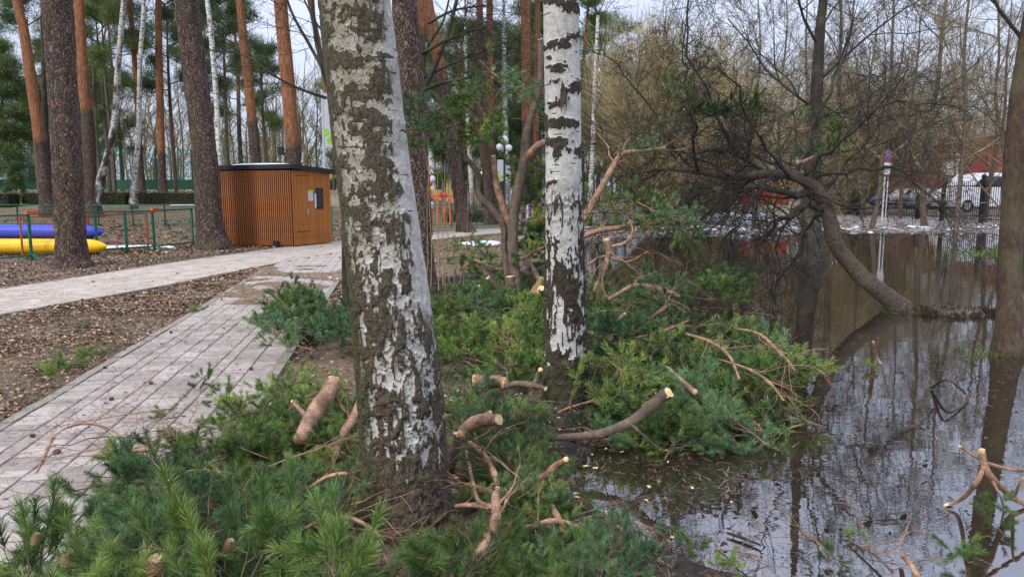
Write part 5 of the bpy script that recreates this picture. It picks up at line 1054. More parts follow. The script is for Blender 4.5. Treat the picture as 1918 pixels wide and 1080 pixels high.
# ================================================================ cut boughs
def needles(shoots, g, per_m, ln, wd, ang=(28, 58), curve=.12, dens_lo=.15):
    """shoots: list of (p0, p1, tint). returns V, [quads, tris], tint"""
    P0 = []; D = []; U = []; TT = []
    for (a, b, tn) in shoots:
        a = np.array(a); b = np.array(b); L_ = np.linalg.norm(b - a); n = max(8, int(L_ * per_m)); t = g.random(n) ** .8 * (1 - dens_lo) + dens_lo; d = (b - a) / L_
        P0.append(a + (b - a) * t[:, None]); D.append(np.repeat(d[None], n, 0)); U.append(np.clip((t - .7) / .3, 0, 1)); TT.append(np.clip(tn + g.normal(0, .20, n), 0, 1))
    P0 = np.vstack(P0); D = np.vstack(D); U = np.concatenate(U); TT = np.concatenate(TT); n = len(P0)
    r = g.normal(0, 1, (n, 3)); r -= (r * D).sum(1, keepdims=True) * D; r /= np.linalg.norm(r, axis=1, keepdims=True) + 1e-9
    a = np.radians(g.uniform(*ang, n)) * (1 - .55 * U); v = D * np.cos(a)[:, None] + r * np.sin(a)[:, None]; l = ln * g.uniform(.7, 1.15, n)[:, None]
    s = np.cross(v, g.normal(0, 1, (n, 3))); s /= np.linalg.norm(s, axis=1, keepdims=True) + 1e-9; w = wd / 2
    bend = (D * .35 - np.array([0, 0, .5])) * curve
    m_ = P0 + v * l * .55; e = P0 + (v + bend) * l
    V = np.stack([P0 - s * w, P0 + s * w, m_ - s * w, m_ + s * w, e], 1).reshape(-1, 3); i = np.arange(n) * 5
    return V, [np.stack([i, i + 1, i + 3, i + 2], 1), np.stack([i + 2, i + 3, i + 4], 1)], np.repeat(TT, 5)
def bough_design(seed, L_=1.0, pairs=8, per_m=760, ln=.066, wd=.0028, mat='needle', r=.011, flat=.34, rise=.12, tmean=.45, stem='limb2'):
    rg = random.Random(seed); g = np.random.default_rng(seed); B = Br(); sh = []; cones = []
    def curve(p, d, L2, n=7, droop=0.0, wob=.12):
        pts = [p]; x, y, z = p; dx, dy, dz = d; st = L2 / (n - 1)
        for i in range(n - 1):
            dx += rg.gauss(0, wob); dy += rg.gauss(0, wob); dz += rg.gauss(0, wob * .7) + droop; q = math.sqrt(dx * dx + dy * dy + dz * dz); dx /= q; dy /= q; dz /= q; x += dx * st; y += dy * st; z += dz * st; pts.append((x, y, z))
        return pts
    def tw(p, d, ls, r_):
        pts = curve(p, d, ls, 4, .10, .10); B.add(pts, r_, r_ * .5, 4); tn = min(1, max(0, rg.gauss(tmean, .18)))
        for k in range(3): sh.append((pts[k], pts[k + 1], tn)) if k or rg.random() < .4 else None
        e = np.array(pts[3]) - np.array(pts[2]); e /= np.linalg.norm(e); sh.append((pts[3], tuple(np.array(pts[3]) + e * .012), tn + .1))
    main = curve((0, 0, 0), (1, 0, rise), L_, 9, -.01, .11); B.add(main, r, r * .35, 6); tw(main[-1], (1, 0, .1), .20, .004)
    for i in range(pairs):
        for s in (-1, 1):
            f = .18 + .78 * (i + rg.random() * .8) / pairs; j = min(7, int(f * 8)); p = main[j]; L2 = L_ * (.52 - .30 * f) * rg.uniform(.7, 1.2); an = rg.uniform(.6, 1.1); d = (math.cos(an), s * math.sin(an), rg.gauss(.12, flat * .7))
            sub = curve(p, d, L2, 5, .01, .13); B.add(sub, r * .5, .003, 5); tw(sub[-1], tuple(np.array(sub[-1]) - np.array(sub[-2])), rg.uniform(.12, .2), .0035)
            for k in range(2 + int(L2 > .25) * 2):
                jj = rg.randint(1, 4); an2 = rg.choice((-1, 1)) * rg.uniform(.5, 1.0); e = np.array(sub[jj]) - np.array(sub[jj - 1]); e /= np.linalg.norm(e); e2 = (e[0] * math.cos(an2) - e[1] * math.sin(an2), e[0] * math.sin(an2) + e[1] * math.cos(an2), e[2] + rg.gauss(.1, flat)); tw(sub[jj], e2, rg.uniform(.11, .20), .003)
    V, F_, tn = needles(sh, g, per_m, ln, wd)
    return B.mesh('stem', M[stem]), mesh_np('needles', V, F_, M[mat], False, dict(tint=tn))
BG = [bough_design(101, 1.0, 8), bough_design(102, .9, 8, mat='needle_blue', tmean=.4), bough_design(103, 1.1, 9, flat=.55), bough_design(104, .8, 7, tmean=.7), bough_design(105, 1.0, 8, mat='needle_blue', flat=.6), bough_design(106, .7, 7, tmean=.35)]
BF = [bough_design(201, 1.0, 6, 400, .070, .0062, r=.012), bough_design(202, .9, 6, 400, .070, .0062, mat='needle_blue', tmean=.4), bough_design(203, 1.1, 7, 380, .070, .0062, flat=.5), bough_design(204, .8, 6, 400, .070, .006, tmean=.7, stem='limb'), bough_design(205, 1.0, 6, 380, .07, .0062, mat='needle_blue', flat=.45, stem='limb'), bough_design(206, .7, 5, 400, .066, .006, tmean=.3, stem='limb')]
SPG = [bough_design(111, .36, 2, per_m=1150, ln=.075, wd=.0024, r=.007, flat=.5), bough_design(112, .42, 2, per_m=1150, ln=.08, wd=.0024, r=.007, flat=.5, tmean=.55)]
def bough(loc, yaw, pitch, sc, des, label, group=None, roll=0.0, name='pine_bough', cat='pine bough'):
    t = empty(name, loc, 0, label, cat, group); t.rotation_euler = (roll, -pitch, yaw); t.rotation_mode = 'XYZ'; t.scale = (sc,) * 3
    ob('stem', des[0], t); ob('needles', des[1], t); return t
rg = random.Random(500)
def inpoly(x, y, poly): return sdist(np.array([x]), np.array([y]), poly)[0] < 0
def heap(pxpoly, n, h0, h1, label, group, seed, sc=(.6, 1.0), des=range(6), pitch=(-.15, .45), world=None, yaw=None, hf=None):
    rg = random.Random(seed); poly = np.array([G(a, b)[:2] for a, b in pxpoly]) if world is None else np.array(world); x0, y0 = poly.min(0); x1, y1 = poly.max(0); k = 0
    while k < n:
        x, y = rg.uniform(x0, x1), rg.uniform(y0, y1)
        if not inpoly(x, y, poly): continue
        s = rg.uniform(*sc); a = rg.uniform(0, 6.28) if yaw is None else rg.gauss(*yaw); h = rg.uniform(h0, h1) if hf is None else hf(x, y, rg)
        # centre the bough on the sampled point
        bx, by = x - math.cos(a) * .45 * s, y - math.sin(a) * .45 * s
        skip = any((bx + math.cos(a) * q * s - cx) ** 2 + (by + math.sin(a) * q * s - cy) ** 2 < rr ** 2 for q in (0, .3, .6) for cx, cy, rr in ((-.49, 3.3, .27), (-.46, 2.92, .26), (-.44, 2.6, .18), (.42, 5.42, .2)))
        if skip: continue
        di = rg.choice(list(des)); bough((bx, by, max(tz1(x, y), WZ) + h), a, rg.uniform(*pitch), s, (BF if (y > 4.7) else BG)[di], ('green', 'bluish-green', 'mid-green', 'yellow-green', 'bluish-green', 'dark green')[di] + ' ' + label, group, rg.gauss(0, .25)); k += 1
# zone A: foreground left; rises towards the viewer
hA = lambda x, y, r: r.uniform(.0, .03 + .14 * max(0, min(1, (3.1 - y) / 1.0)))
heap(None, 54, 0, 0, 'cut bough in the heap covering the near left bricks', 'cut boughs heaped at the near left', 1, (.36, .62), pitch=(-.14, .22), world=[(-2.25, 3.75), (-2.0, 3.0), (-1.6, 2.4), (-.7, 2.2), (-.6, 3.4), (-.9, 3.7), (-1.4, 4.3), (-1.9, 4.25)], hf=hA)
heap([(370, 820), (560, 745), (690, 790), (690, 900), (420, 900)], 24, .0, .06, 'cut bough lying by the peeled log left of the thick birch', 'cut boughs round the peeled log', 2, (.35, .6), des=(0, 2, 3, 3, 5), pitch=(-.1, .2))
heap([(505, 650), (560, 605), (650, 600), (672, 690), (600, 715), (535, 690)], 18, .03, .34, 'cut bough overhanging the right edge of the brick path', 'boughs at the right edge of the path', 3, (.5, .8), des=(1, 4, 1, 5), pitch=(0, .45), yaw=(2.9, .9))
heap([(820, 600), (1010, 600), (1020, 735), (850, 750)], 44, .0, .20, 'cut bough heaped between the two birch trunks', 'cut boughs between the two birches', 4, (.5, .85), pitch=(-.1, .35))
heap([(850, 760), (1010, 770), (1000, 880), (860, 900)], 16, .0, .06, 'cut bough on trampled ground beside the thick birch', 'cut boughs right of the thick birch', 5, (.3, .5), pitch=(-.1, .2))
heap(None, 32, 0, 0, 'cut bough at the near centre right of the thick birch', 'cut boughs at the near centre', 6, (.26, .46), pitch=(-.12, .3), world=[(-.35, 2.2), (.35, 2.3), (.5, 2.75), (.25, 3.3), (.05, 3.8), (-.2, 4.0), (-.25, 3.2)], hf=lambda x, y, r: r.uniform(.0, .04 + .16 * max(0, (2.9 - y))))
heap([(1095, 625), (1270, 630), (1400, 670), (1520, 705), (1470, 780), (1350, 825), (1100, 790)], 88, .02, .5, 'cut bough in the pile spilling into the flood by the slim birch', 'cut boughs piled into the flood', 7, (.5, .85), pitch=(-.15, .35), hf=lambda x, y, r: r.uniform(.0, .03 + .23 * max(0, min(1, (3.0 - x) / 1.5)) * max(0, min(1, (y - 4.9) / 1.3))))
heap([(1080, 790), (1280, 780), (1390, 800), (1370, 830), (1230, 850), (1100, 835)], 15, .0, .05, 'cut bough at the water edge below the grey curved limb', 'boughs along the near water edge', 8, (.3, .55), pitch=(-.08, .15))
heap([(1100, 560), (1240, 575), (1290, 610), (1100, 620)], 14, .0, .14, 'cut bough at the back of the pile beyond the slim birch', 'cut boughs at the back of the pile', 9, (.5, .8))
heap([(830, 570), (1000, 570), (1010, 600), (830, 600)], 8, .0, .12, 'cut bough at the back between the birches by the puddle', 'cut boughs beside the back puddle', 10, (.55, .85))
# foreground sprays that rise close to the viewer
for i, (px, py, Y, yaw, pit, s, lb) in enumerate([(55, 1085, 1.95, 1.9, 1.15, 1.0, 'upright pine spray with long needles in the lower left corner'), (150, 1120, 1.9, 1.2, .9, 1.0, 'pine spray leaning right beside the lower left corner spray'), (300, 1090, 1.85, 1.7, 1.2, 1.05, 'tall upright pine spray with long needles above the large cone'), (215, 1130, 1.8, 2.0, .9, .9, 'short pine spray between the corner spray and the tall central one'), (430, 1085, 1.95, 1.4, 1.0, 1.0, 'pine spray with pale buds right of the tall upright one'), (470, 1010, 2.15, 1.0, .9, .95, 'bluish pine spray in the middle of the near left heap'), (540, 1110, 1.8, .6, .7, 1.0, 'pine spray sweeping right at the bottom edge'), (600, 1090, 1.95, 1.3, .8, 1.0, 'pine spray at the bottom edge left of the thick birch'), (375, 1150, 1.75, 1.9, 1.0, .9, 'low pine spray cropped by the bottom edge'), (700, 1040, 2.25, .3, .45, 1.0, 'pine spray laid across the foot of the thick birch'), (780, 1060, 2.3, .5, .45, 1.1, 'bluish pine spray across the front of the thick birch'), (860, 1075, 2.3, 2.6, .5, 1.0, 'pine spray right of the foot of the thick birch'), (640, 1130, 1.8, 2.2, .8, 1.0, 'dark pine spray at the bottom edge below the birch foot'), (60, 1180, 1.7, 1.5, 1.0, 1.0, 'lowest pine spray in the lower left corner'), (-20, 1100, 1.9, 1.3, 1.0, .9, 'pine spray cut by the left frame edge near the bottom')]):
    bough(P(px, py + 75, Y), yaw, pit, s * .68, SPG[i % 2], lb, None, rg.gauss(0, .5), 'pine_spray', 'pine spray')
heap(None, 10, 0, 0, 'pine bough under the near sprays along the bottom edge', 'boughs under the near sprays', 31, (.3, .45), pitch=(-.1, .4), world=[(-1.3, 1.8), (.1, 1.8), (.3, 2.3), (-1.4, 2.4)], hf=lambda x, y, r: r.uniform(.12, .33))
# single sprigs on bricks and litter
for i, (px, py, h, yaw, pit, s, lb) in enumerate([(375, 735, .02, 1.6, .7, .55, 'upright green sprig standing on the bricks in mid path'), (270, 790, .02, .6, .4, .5, 'drooping green sprig left of the tall sprig on the bricks'), (405, 775, .02, 1.4, .9, .6, 'dark green sprig at the back edge of the near heap'), (120, 672, .02, .2, .1, .8, 'green pine twig lying in the leaves left of the path'), (140, 690, .02, 2.8, .1, .7, 'yellow-green pine twig lying just before the other in the leaves'), (50, 705, .02, .4, .1, .8, 'pine twig with orange stub at the left edge of the leaves'), (140, 620, .02, 1, .1, .4, 'tiny green sprig far up in the leaf litter'), (345, 585, .02, .1, .1, .6, 'little green twig beside the kerb where the paths near each other'), (1320, 1045, .0, 2.5, .3, .9, 'green sprig standing in the shallow water near the bottom edge'), (1340, 1075, .0, .5, .3, .9, 'green sprig low on the wet bank at the bottom edge'), (1560, 1060, -.03, 1.5, .2, .8, 'half sunk green sprig near the bottom edge of the water'), (1600, 1010, -.03, .8, .1, .6, 'small half sunk sprig floating in the reflections'), (1880, 1000, -.03, 1.9, .3, 1.0, 'green sprig in the water under the forked orange stick'), (1860, 1060, -.02, 2.2, .3, 1.1, 'green sprig in the lower right corner'), (1900, 960, -.02, 3.1, .3, 1.0, 'green sprig at the right frame edge behind the forked stick'), (1620, 690, -.03, .3, .1, .9, 'small green sprig floating beyond the end of the big pile'), (1480, 845, -.04, 2.9, .05, .8, 'loose floating sprig off the front of the big pile'), (1230, 1050, .0, 2.9, .2, 1.0, 'green sprig on the wet brown bank at the bottom')]):
    bough(G(px, py, h), yaw, pit, s * (.36 if py > 840 or px > 1200 else .8), SPG[i % 2], lb, None, rg.gauss(0, .4), 'pine_sprig', 'pine sprig')
# raised tufts on the standing limbs of the cut pine, and tufts caught in the bare tree
for i, (px, py, Y, yaw, pit, s, lb) in enumerate([(900, 150, 9.4, 2.6, -.6, 1.0, 'green tuft hanging from the top of the raised limbs'), (915, 190, 9.3, 3.4, -.8, 1.0, 'dense green tuft hanging in the middle of the raised limbs'), (935, 150, 9.6, .4, -.7, 1.0, 'right-hand green tuft hanging high on the raised limbs'), (900, 220, 9.4, 1.0, -1.0, .9, 'green tuft hanging below the densest one'), (885, 260, 9.4, 2.9, -1.0, .8, 'lowest green tuft hanging above the left raised limb'), (805, 215, 9.3, 3.3, -.4, .9, 'green tuft sticking out left next to the thick birch'), (825, 245, 9.3, 3.0, -.3, .9, 'yellow-green tuft just below the one sticking out left'), (960, 310, 9.8, .6, -.6, .9, 'green tuft behind the forked raised limb'), (1005, 330, 9.9, 1.0, -.8, 1.0, 'green tuft hanging just left of the slim birch'), (990, 420, 9.6, .5, -.2, 1.0, 'bushy green tuft low to the left of the slim birch'), (1000, 465, 9.6, 2.0, -.1, 1.0, 'lowest bushy tuft to the left of the slim birch'), (985, 440, 9.9, 1.2, .3, .9, 'dark tuft behind the bushy one left of the slim birch'), (1130, 395, 8.6, .3, .2, .9, 'bright green tuft right of the slim birch at railing height'), (1175, 395, 8.5, .2, .0, 1.0, 'green tuft at the fork of the orange limb'), (1240, 405, 8.4, .1, -.5, 1.0, 'drooping bright green tuft at the end of the orange limb'), (1275, 440, 8.4, 1.2, -1.1, .9, 'lowest drooping green tuft over the water'), (1285, 200, 9.8, .3, -.1, 1.1, 'pine tuft caught high in the leaning tree'), (1330, 215, 10.0, .2, .0, 1.2, 'long pine tuft lying level across the leaning tree'), (1285, 170, 9.8, 2.0, .4, .9, 'small tuft rising above the others in the leaning tree'), (1370, 210, 10.2, .0, .2, 1.1, 'right-hand tuft caught in the leaning tree'), (1185, 285, 9.3, .4, .1, .8, 'tuft at the bend of the pink limb'), (1530, 240, 10.8, .4, .1, 1.1, 'tuft caught above the top of the leaning trunk'), (1560, 275, 10.7, 2.8, .0, 1.0, 'tuft just right above the top of the leaning trunk'), (1510, 290, 10.7, 1.5, .2, .8, 'small tuft behind the top of the leaning trunk'), (870, 480, 11.6, .3, .1, 1.2, 'green bough lying at the far side of the back puddle'), (920, 505, 11, 2.6, .0, 1.2, 'green bough lying in the back puddle'), (1000, 395, 10.0, .9, .1, 1.2, 'top bushy tuft just left of the slim birch'), (995, 450, 10.0, .6, .2, 1.0, 'left bushy tuft between the raised limbs and the slim birch'), (1003, 490, 10.0, .6, .3, 1.0, 'lower bushy tuft at the foot of the raised limbs'), (1025, 440, 10.0, 1.8, .5, 1.1, 'bushy tuft half hidden by the slim birch'), (1340, 535, 7.4, .3, .2, 1.0, 'bright green spray on the crest of the big pile'), (1300, 545, 7.2, .1, .1, 1.0, 'bright green spray just left of the crest of the big pile'), (1250, 560, 7.2, 2.0, .3, .9, 'green spray behind the bright crest of the pile')]):
    p = P(px, py, Y); d = BF[(0, 2, 4, 3, 5, 1)[i % 6]]; a = yaw; bough((p.x - .35 * s * math.cos(a) * math.cos(pit), p.y - .35 * s * math.sin(a) * math.cos(pit), p.z - .35 * s * math.sin(pit)), yaw, pit, s * (.86 if i < 12 else .72), d, lb, None, rg.gauss(0, .5), 'pine_tuft', 'pine tuft')
# ================================================================ sawn limbs and sticks
rg = random.Random(900)
def stickmesh(ctrl, n, k, seed, amp=.12, lump=True):
    A = resample(ctrl, n); V, Fq = tubes(A[None, :, :3], A[None, :, 3], k); V = V.reshape(n, k, 3); rn = V - A[:, None, :3]; rad = A[:, 3][:, None]
    f = fbm(V.reshape(-1, 3) * np.array([22, 22, 22]), 3, seed).reshape(n, k) - .5; V = V + rn * f[..., None] * amp * 4; V = V.reshape(-1, 3)
    caps = np.vstack([A[0, :3], A[-1, :3]]); V = np.vstack([V, caps]); c0, c1 = n * k, n * k + 1
    T = [[(j + 1) % k, j, c0] for j in range(k)] + [[(n - 1) * k + j, (n - 1) * k + (j + 1) % k, c1] for j in range(k)]
    return V, [Fq, np.array(T)], A
def add_cut(par, A, end, mat='cut', sc=1.02):
    i, j = (0, 1) if end == 0 else (-1, -2); p = Vector(A[i, :3]); d = (p - Vector(A[j, :3])).normalized(); r = A[i, 3] * sc; u = d.orthogonal().normalized(); w = d.cross(u); n = 14; s = random.Random(hash(tuple(p)) & 255)
    V = [tuple(p + d * .006 + (u * math.cos(a) + w * math.sin(a)) * r * s.uniform(.85, 1.04)) for a in np.linspace(0, 6.283, n, endpoint=False)]
    V2 = [tuple(Vector(v) - d * .02) for v in V]; ctr = tuple(p + d * .012)
    F3 = [[j_, (j_ + 1) % n, 2 * n] for j_ in range(n)]; F4 = [[j_, n + j_, n + (j_ + 1) % n, (j_ + 1) % n] for j_ in range(n)]
    ob('cut_face', mesh_np('cut_face', V + V2 + [ctr], [np.array(F3), np.array(F4)], M[mat]), par)
def stick(rows, label, mat='limb', cuts=(1,), k=12, n=48, mode='h', twigs=0, amp=.10, name='cut_branch', cat='branch', subs=(), tw=.45):
    """rows px,py,h|Y,width"""
    c = []
    for (px, py, q, w) in rows:
        if mode == 'h': q = q + (.07 if py > 620 and q > .03 else 0); p = G(px, py, q); d = ray(px, py); t = p.y / d.y / F
        else: p, t = PT(px, py, q)
        c.append([p.x, p.y, p.z, w / 2 * t])
    V, F_, A = stickmesh(c, n, k, int(abs(c[0][0]) * 100) % 97, amp); o = ob(name, mesh_np(name, V, F_, M[mat], True), label=label, cat=cat)
    for e in cuts: add_cut(o, A, e)
    for sub in subs:
        c2 = []
        for (px, py, q, w) in sub:
            if mode == 'h': q = q + (.07 if py > 620 and q > .03 else 0); p = G(px, py, q); d = ray(px, py); t = p.y / d.y / F
            else: p, t = PT(px, py, q)
            c2.append([p.x, p.y, p.z, w / 2 * t])
        V, F_, A2 = stickmesh(c2, 26, 9, 5, amp); s_ = ob('side_branch', mesh_np('side_branch', V, F_, M[mat], True), o); add_cut(s_, A2, 1)
    if twigs:
        B = Br(); rr = random.Random(int(rows[0][0]))
        for q in range(twigs):
            j = rr.randint(n // 6, n - 2); d = A[j + 1, :3] - A[j, :3]; d /= np.linalg.norm(d); e = d * .8 + np.array([rr.gauss(0, .6), rr.gauss(0, .6), rr.gauss(.1, .4)]); e /= np.linalg.norm(e)
            grow(B, rr, tuple(A[j, :3]), tuple(e), rr.uniform(.5, 1) * tw, max(.0025, A[j, 3] * .35), 1, [3], spread=.6, up=-.01, wob=.22, rmin=.0018, n=6)
        ob('twig', B.mesh('twig', M['limb']), o, kind='stuff')
    return o
H_ = .1
S = [
 ([(563, 826, .14, 30), (590, 772, .24, 32), (612, 740, .32, 31), (625, 715, .37, 28)], 'thick peeled pine log with sawn end resting in the boughs left of the thick birch', 'limb', (1,), dict(k=22, n=90, amp=.06, subs=([(585, 790, .14, 13), (565, 770, .16, 9), (548, 752, .18, 7)],))),
 ([(598, 846, .02, 9), (628, 840, .06, 13), (640, 815, .12, 15), (660, 785, .18, 17), (676, 752, .24, 18)], 'pinkish curved limb touching the left side of the thick birch', 'limb', (), dict(k=14, n=70, twigs=4, subs=([(642, 812, .12, 12), (628, 850, .06, 10), (622, 870, .03, 7)],))),
 ([(888, 712, .10, 24), (920, 713, .10, 24), (946, 717, .10, 22)], 'short thick pink log lying level between the two birches', 'limb', (0, 1), dict(k=18, n=40)),
 ([(946, 724, .08, 9), (970, 718, .12, 12), (1000, 722, .12, 12), (1022, 728, .10, 9)], 'grey-pink forked piece just right of the short thick log', 'limb2', (1,), dict(subs=([(1000, 722, .12, 10), (1008, 700, .18, 9), (1012, 692, .22, 9)],))),
 ([(838, 882, .02, 26), (848, 850, .08, 22), (855, 832, .14, 17), (856, 812, .20, 15)], 'dark upright stub with pale sawn top at the right side of the thick birch', 'limb2', (1,), dict(k=14)),
 ([(860, 822, .10, 20), (875, 800, .16, 24), (900, 788, .22, 25), (934, 786, .26, 20)], 'fat orange limb with splintered pale end right of the thick birch', 'limb', (1,), dict(k=18, n=60, subs=([(890, 790, .22, 12), (908, 778, .26, 10), (918, 772, .28, 9)],))),
 ([(1005, 824, .02, 12), (1060, 818, .05, 13), (1120, 812, .07, 15), (1180, 790, .14, 18), (1225, 755, .26, 21), (1252, 735, .34, 22)], 'long grey curved limb with pale splintered end rising over the water edge', 'limb2', (1,), dict(k=18, n=110, amp=.06, subs=([(1180, 792, .14, 8), (1205, 815, .06, 5), (1235, 840, .02, 3)],))),
 ([(970, 925, .06, 14), (990, 905, .10, 19), (1020, 892, .16, 16), (1042, 872, .22, 14), (1060, 860, .28, 10)], 'gnarled orange branch curving up toward the water edge', 'limb', (1,), dict(k=14, n=70, subs=([(1026, 893, .14, 8), (1030, 910, .08, 8), (1028, 935, .04, 7)],))),
 ([(882, 1050, .10, 14), (912, 1010, .13, 19), (930, 965, .16, 20), (928, 930, .20, 16), (932, 915, .22, 9)], 'thick pinkish branch standing in the near boughs right of the thick birch', 'limb', (1,), dict(k=16, n=70, twigs=4)),
 ([(1025, 935, .05, 9), (1040, 960, .06, 13), (1060, 995, .07, 15), (1080, 1032, .07, 16)], 'straight pinkish stick sloping down toward the bottom edge', 'limb', (0,), dict(k=14)),
 ([(1095, 1045, .04, 14), (1130, 1052, .04, 16), (1185, 1058, .05, 17)], 'level orange stick with broken end on the wet bank near the bottom', 'limb', (1,), dict(k=14)),
 ([(880, 828, .10, 8), (905, 850, .12, 11), (925, 885, .12, 12), (933, 910, .10, 9)], 'thin orange stick slanting down right of the thick birch', 'limb', (), dict(twigs=4)),
 ([(873, 845, .14, 6), (885, 900, .10, 8), (895, 935, .08, 8), (918, 948, .06, 7)], 'crooked pale twig right beside the lower trunk of the thick birch', 'limb', (1,), dict(twigs=5)),
 ([(850, 948, .05, 7), (880, 945, .08, 9), (915, 952, .06, 6)], 'short pale twig at knee height right of the birch foot', 'limb', (), dict(twigs=3)),
 ([(972, 985, .08, 7), (1000, 985, .09, 10), (1035, 975, .10, 11), (1080, 985, .08, 8), (1100, 1010, .04, 5)], 'forked orange twig crossing the sloping stick near the bottom', 'limb', (0,), dict(twigs=6)),
 ([(1060, 980, .05, 4), (1120, 965, .06, 5), (1160, 975, .05, 5), (1185, 1000, .02, 3)], 'thin arched twig above the wet bank', 'limb2', (), dict(twigs=5)),
 ([(240, 910, .05, 9), (280, 915, .08, 10), (312, 915, .10, 10), (318, 900, .14, 9)], 'small orange snag in the near left heap', 'limb', (0, 1), dict(twigs=4, subs=([(312, 915, .10, 7), (316, 935, .08, 6)],))),
 ([(60, 905, .01, 5), (78, 865, .02, 6), (105, 815, .02, 5), (150, 793, .03, 4), (200, 800, .03, 3), (240, 830, .02, 3)], 'long thin reddish twig arching over the left bricks', 'limb', (), dict(twigs=9, tw=.55)),
 ([(222, 850, .05, 8), (250, 845, .06, 8), (275, 842, .06, 7)], 'short orange twig at the left edge of the near heap', 'limb', (0, 1), dict(twigs=4)),
 ([(395, 868, .06, 8), (408, 880, .07, 8), (420, 890, .06, 6)], 'very short reddish stick in the middle of the near heap', 'limb', (0,), {}),
 ([(540, 1005, .10, 5), (600, 975, .16, 8), (650, 968, .2, 8), (690, 985, .2, 7), (712, 1005, .18, 6)], 'arched brown twig in front of the left foot of the thick birch', 'limb', (), dict(twigs=10, tw=.5)),
 ([(535, 945, .08, 5), (590, 985, .1, 7), (640, 1000, .1, 6), (690, 1010, .08, 5)], 'thin brown twig low in front of the birch foot', 'limb2', (), dict(twigs=8, tw=.5)),
 ([(575, 915, .10, 5), (620, 890, .16, 7), (680, 885, .18, 6)], 'thin pale twig left of the thick birch at shin height', 'limb', (), dict(twigs=8, tw=.5)),
 ([(345, 1020, .14, 6), (380, 1042, .14, 6), (412, 1040, .16, 5)], 'thin twig among the near sprays', 'limb', (), dict(twigs=6)),
 ([(802, 570, .25, 14), (825, 570, .28, 13), (838, 576, .28, 9)], 'broken grey-red snag right of the thick birch at hip height', 'limb2', (1,), dict(twigs=4)),
 ([(1095, 628, .25, 16), (1125, 628, .27, 16), (1143, 632, .28, 12)], 'orange stub pointing right from behind the slim birch', 'limb', (1,), dict(k=14, subs=([(1143, 628, .27, 8), (1158, 600, .36, 7), (1170, 588, .4, 6)],))),
 ([(1096, 640, .20, 7), (1120, 644, .2, 8), (1136, 638, .22, 8)], 'thin bent twig under the orange stub at the slim birch', 'limb', (), dict(twigs=2)),
 ([(1165, 695, .20, 12), (1180, 720, .14, 11), (1192, 740, .1, 9)], 'short upright pinkish stick in the pile right of the slim birch', 'limb', (0,), {}),
 ([(1192, 693, .16, 9), (1215, 695, .16, 9)], 'short level orange peg in the pile', 'limb', (1,), {}),
 ([(1250, 688, .3, 8), (1275, 712, .25, 10), (1302, 734, .2, 11)], 'straight orange stick slanting down the front of the pile', 'limb', (1,), {}),
 ([(1285, 625, .4, 5), (1330, 640, .38, 7), (1365, 665, .34, 6), (1385, 710, .26, 4)], 'thin orange twig lying over the crest of the pile', 'limb', (), dict(twigs=6, tw=.45)),
 ([(1345, 672, .30, 3), (1400, 690, .28, 5), (1440, 715, .22, 5), (1468, 750, .12, 3)], 'pale thin twig over the outer end of the pile', 'limb', (), dict(twigs=7, tw=.45)),
 ([(1370, 615, .34, 4), (1420, 625, .34, 7), (1465, 665, .26, 7), (1490, 695, .16, 5)], 'bundle of reddish twigs at the far end of the pile', 'limb', (), dict(twigs=10, tw=.5)),
 ([(1140, 560, .5, 6), (1190, 535, .6, 9), (1240, 542, .6, 9), (1275, 556, .55, 6)], 'arched orange twig on the back of the pile', 'limb', (), dict(twigs=5, tw=.7)),
 ([(1215, 600, .4, 6), (1240, 580, .5, 7), (1255, 570, .5, 4)], 'small orange fork in the middle of the pile', 'limb', (), dict(twigs=4)),
 ([(1160, 640, .3, 4), (1240, 620, .4, 5), (1290, 600, .45, 3)], 'thin twig crossing the middle of the pile', 'limb', (), dict(twigs=6, tw=.7)),
]
for rows, lb, mt, cuts, kw in S: stick(rows, lb, mt, cuts, **kw)
# forked orange stick standing out of the water lower right
stick([(1925, 948, -.05, 8), (1890, 925, .02, 10), (1858, 895, .12, 12), (1843, 870, .2, 13), (1839, 843, .27, 12)], 'forked orange stick poking out of the water at the lower right', 'limb', (1,), k=14, n=70, subs=([(1843, 872, .2, 9), (1828, 905, .1, 9), (1800, 935, .0, 7), (1772, 945, -.04, 5)], [(1842, 862, .22, 7), (1820, 850, .24, 6), (1798, 836, .28, 5)], [(1846, 866, .2, 7), (1890, 878, .14, 7), (1935, 880, .1, 6)], [(1850, 885, .15, 6), (1872, 925, .04, 4), (1880, 950, -.04, 3)], [(1900, 930, .0, 6), (1912, 900, .08, 5), (1925, 890, .1, 4)]))
stick([(1690, 1040, -.02, 9), (1705, 1055, .03, 10), (1722, 1085, .0, 9)], 'short orange stick poking up at the bottom right of the water', 'limb', (0,))
stick([(1590, 1010, -.04, 3), (1640, 1040, -.02, 5), (1672, 1070, -.02, 6)], 'thin twig floating near the bottom right', 'limb2', (), twigs=6)
stick([(1362, 997, -.04, 5), (1395, 1008, -.04, 6), (1425, 1020, -.04, 4)], 'thin dark twig floating on the near water', 'bark_dark', ())
stick([(1636, 640, .15, 5), (1640, 665, .02, 6), (1650, 682, -.05, 5)], 'short bare stick standing in the water beyond the pile', 'limb', ())
stick([(1745, 725, -.04, 5), (1775, 712, .04, 4), (1812, 745, -.04, 4), (1775, 770, -.05, 4), (1748, 725, -.03, 3)], 'looped dark twig lying on the water', 'bark_dark', (), twigs=3)
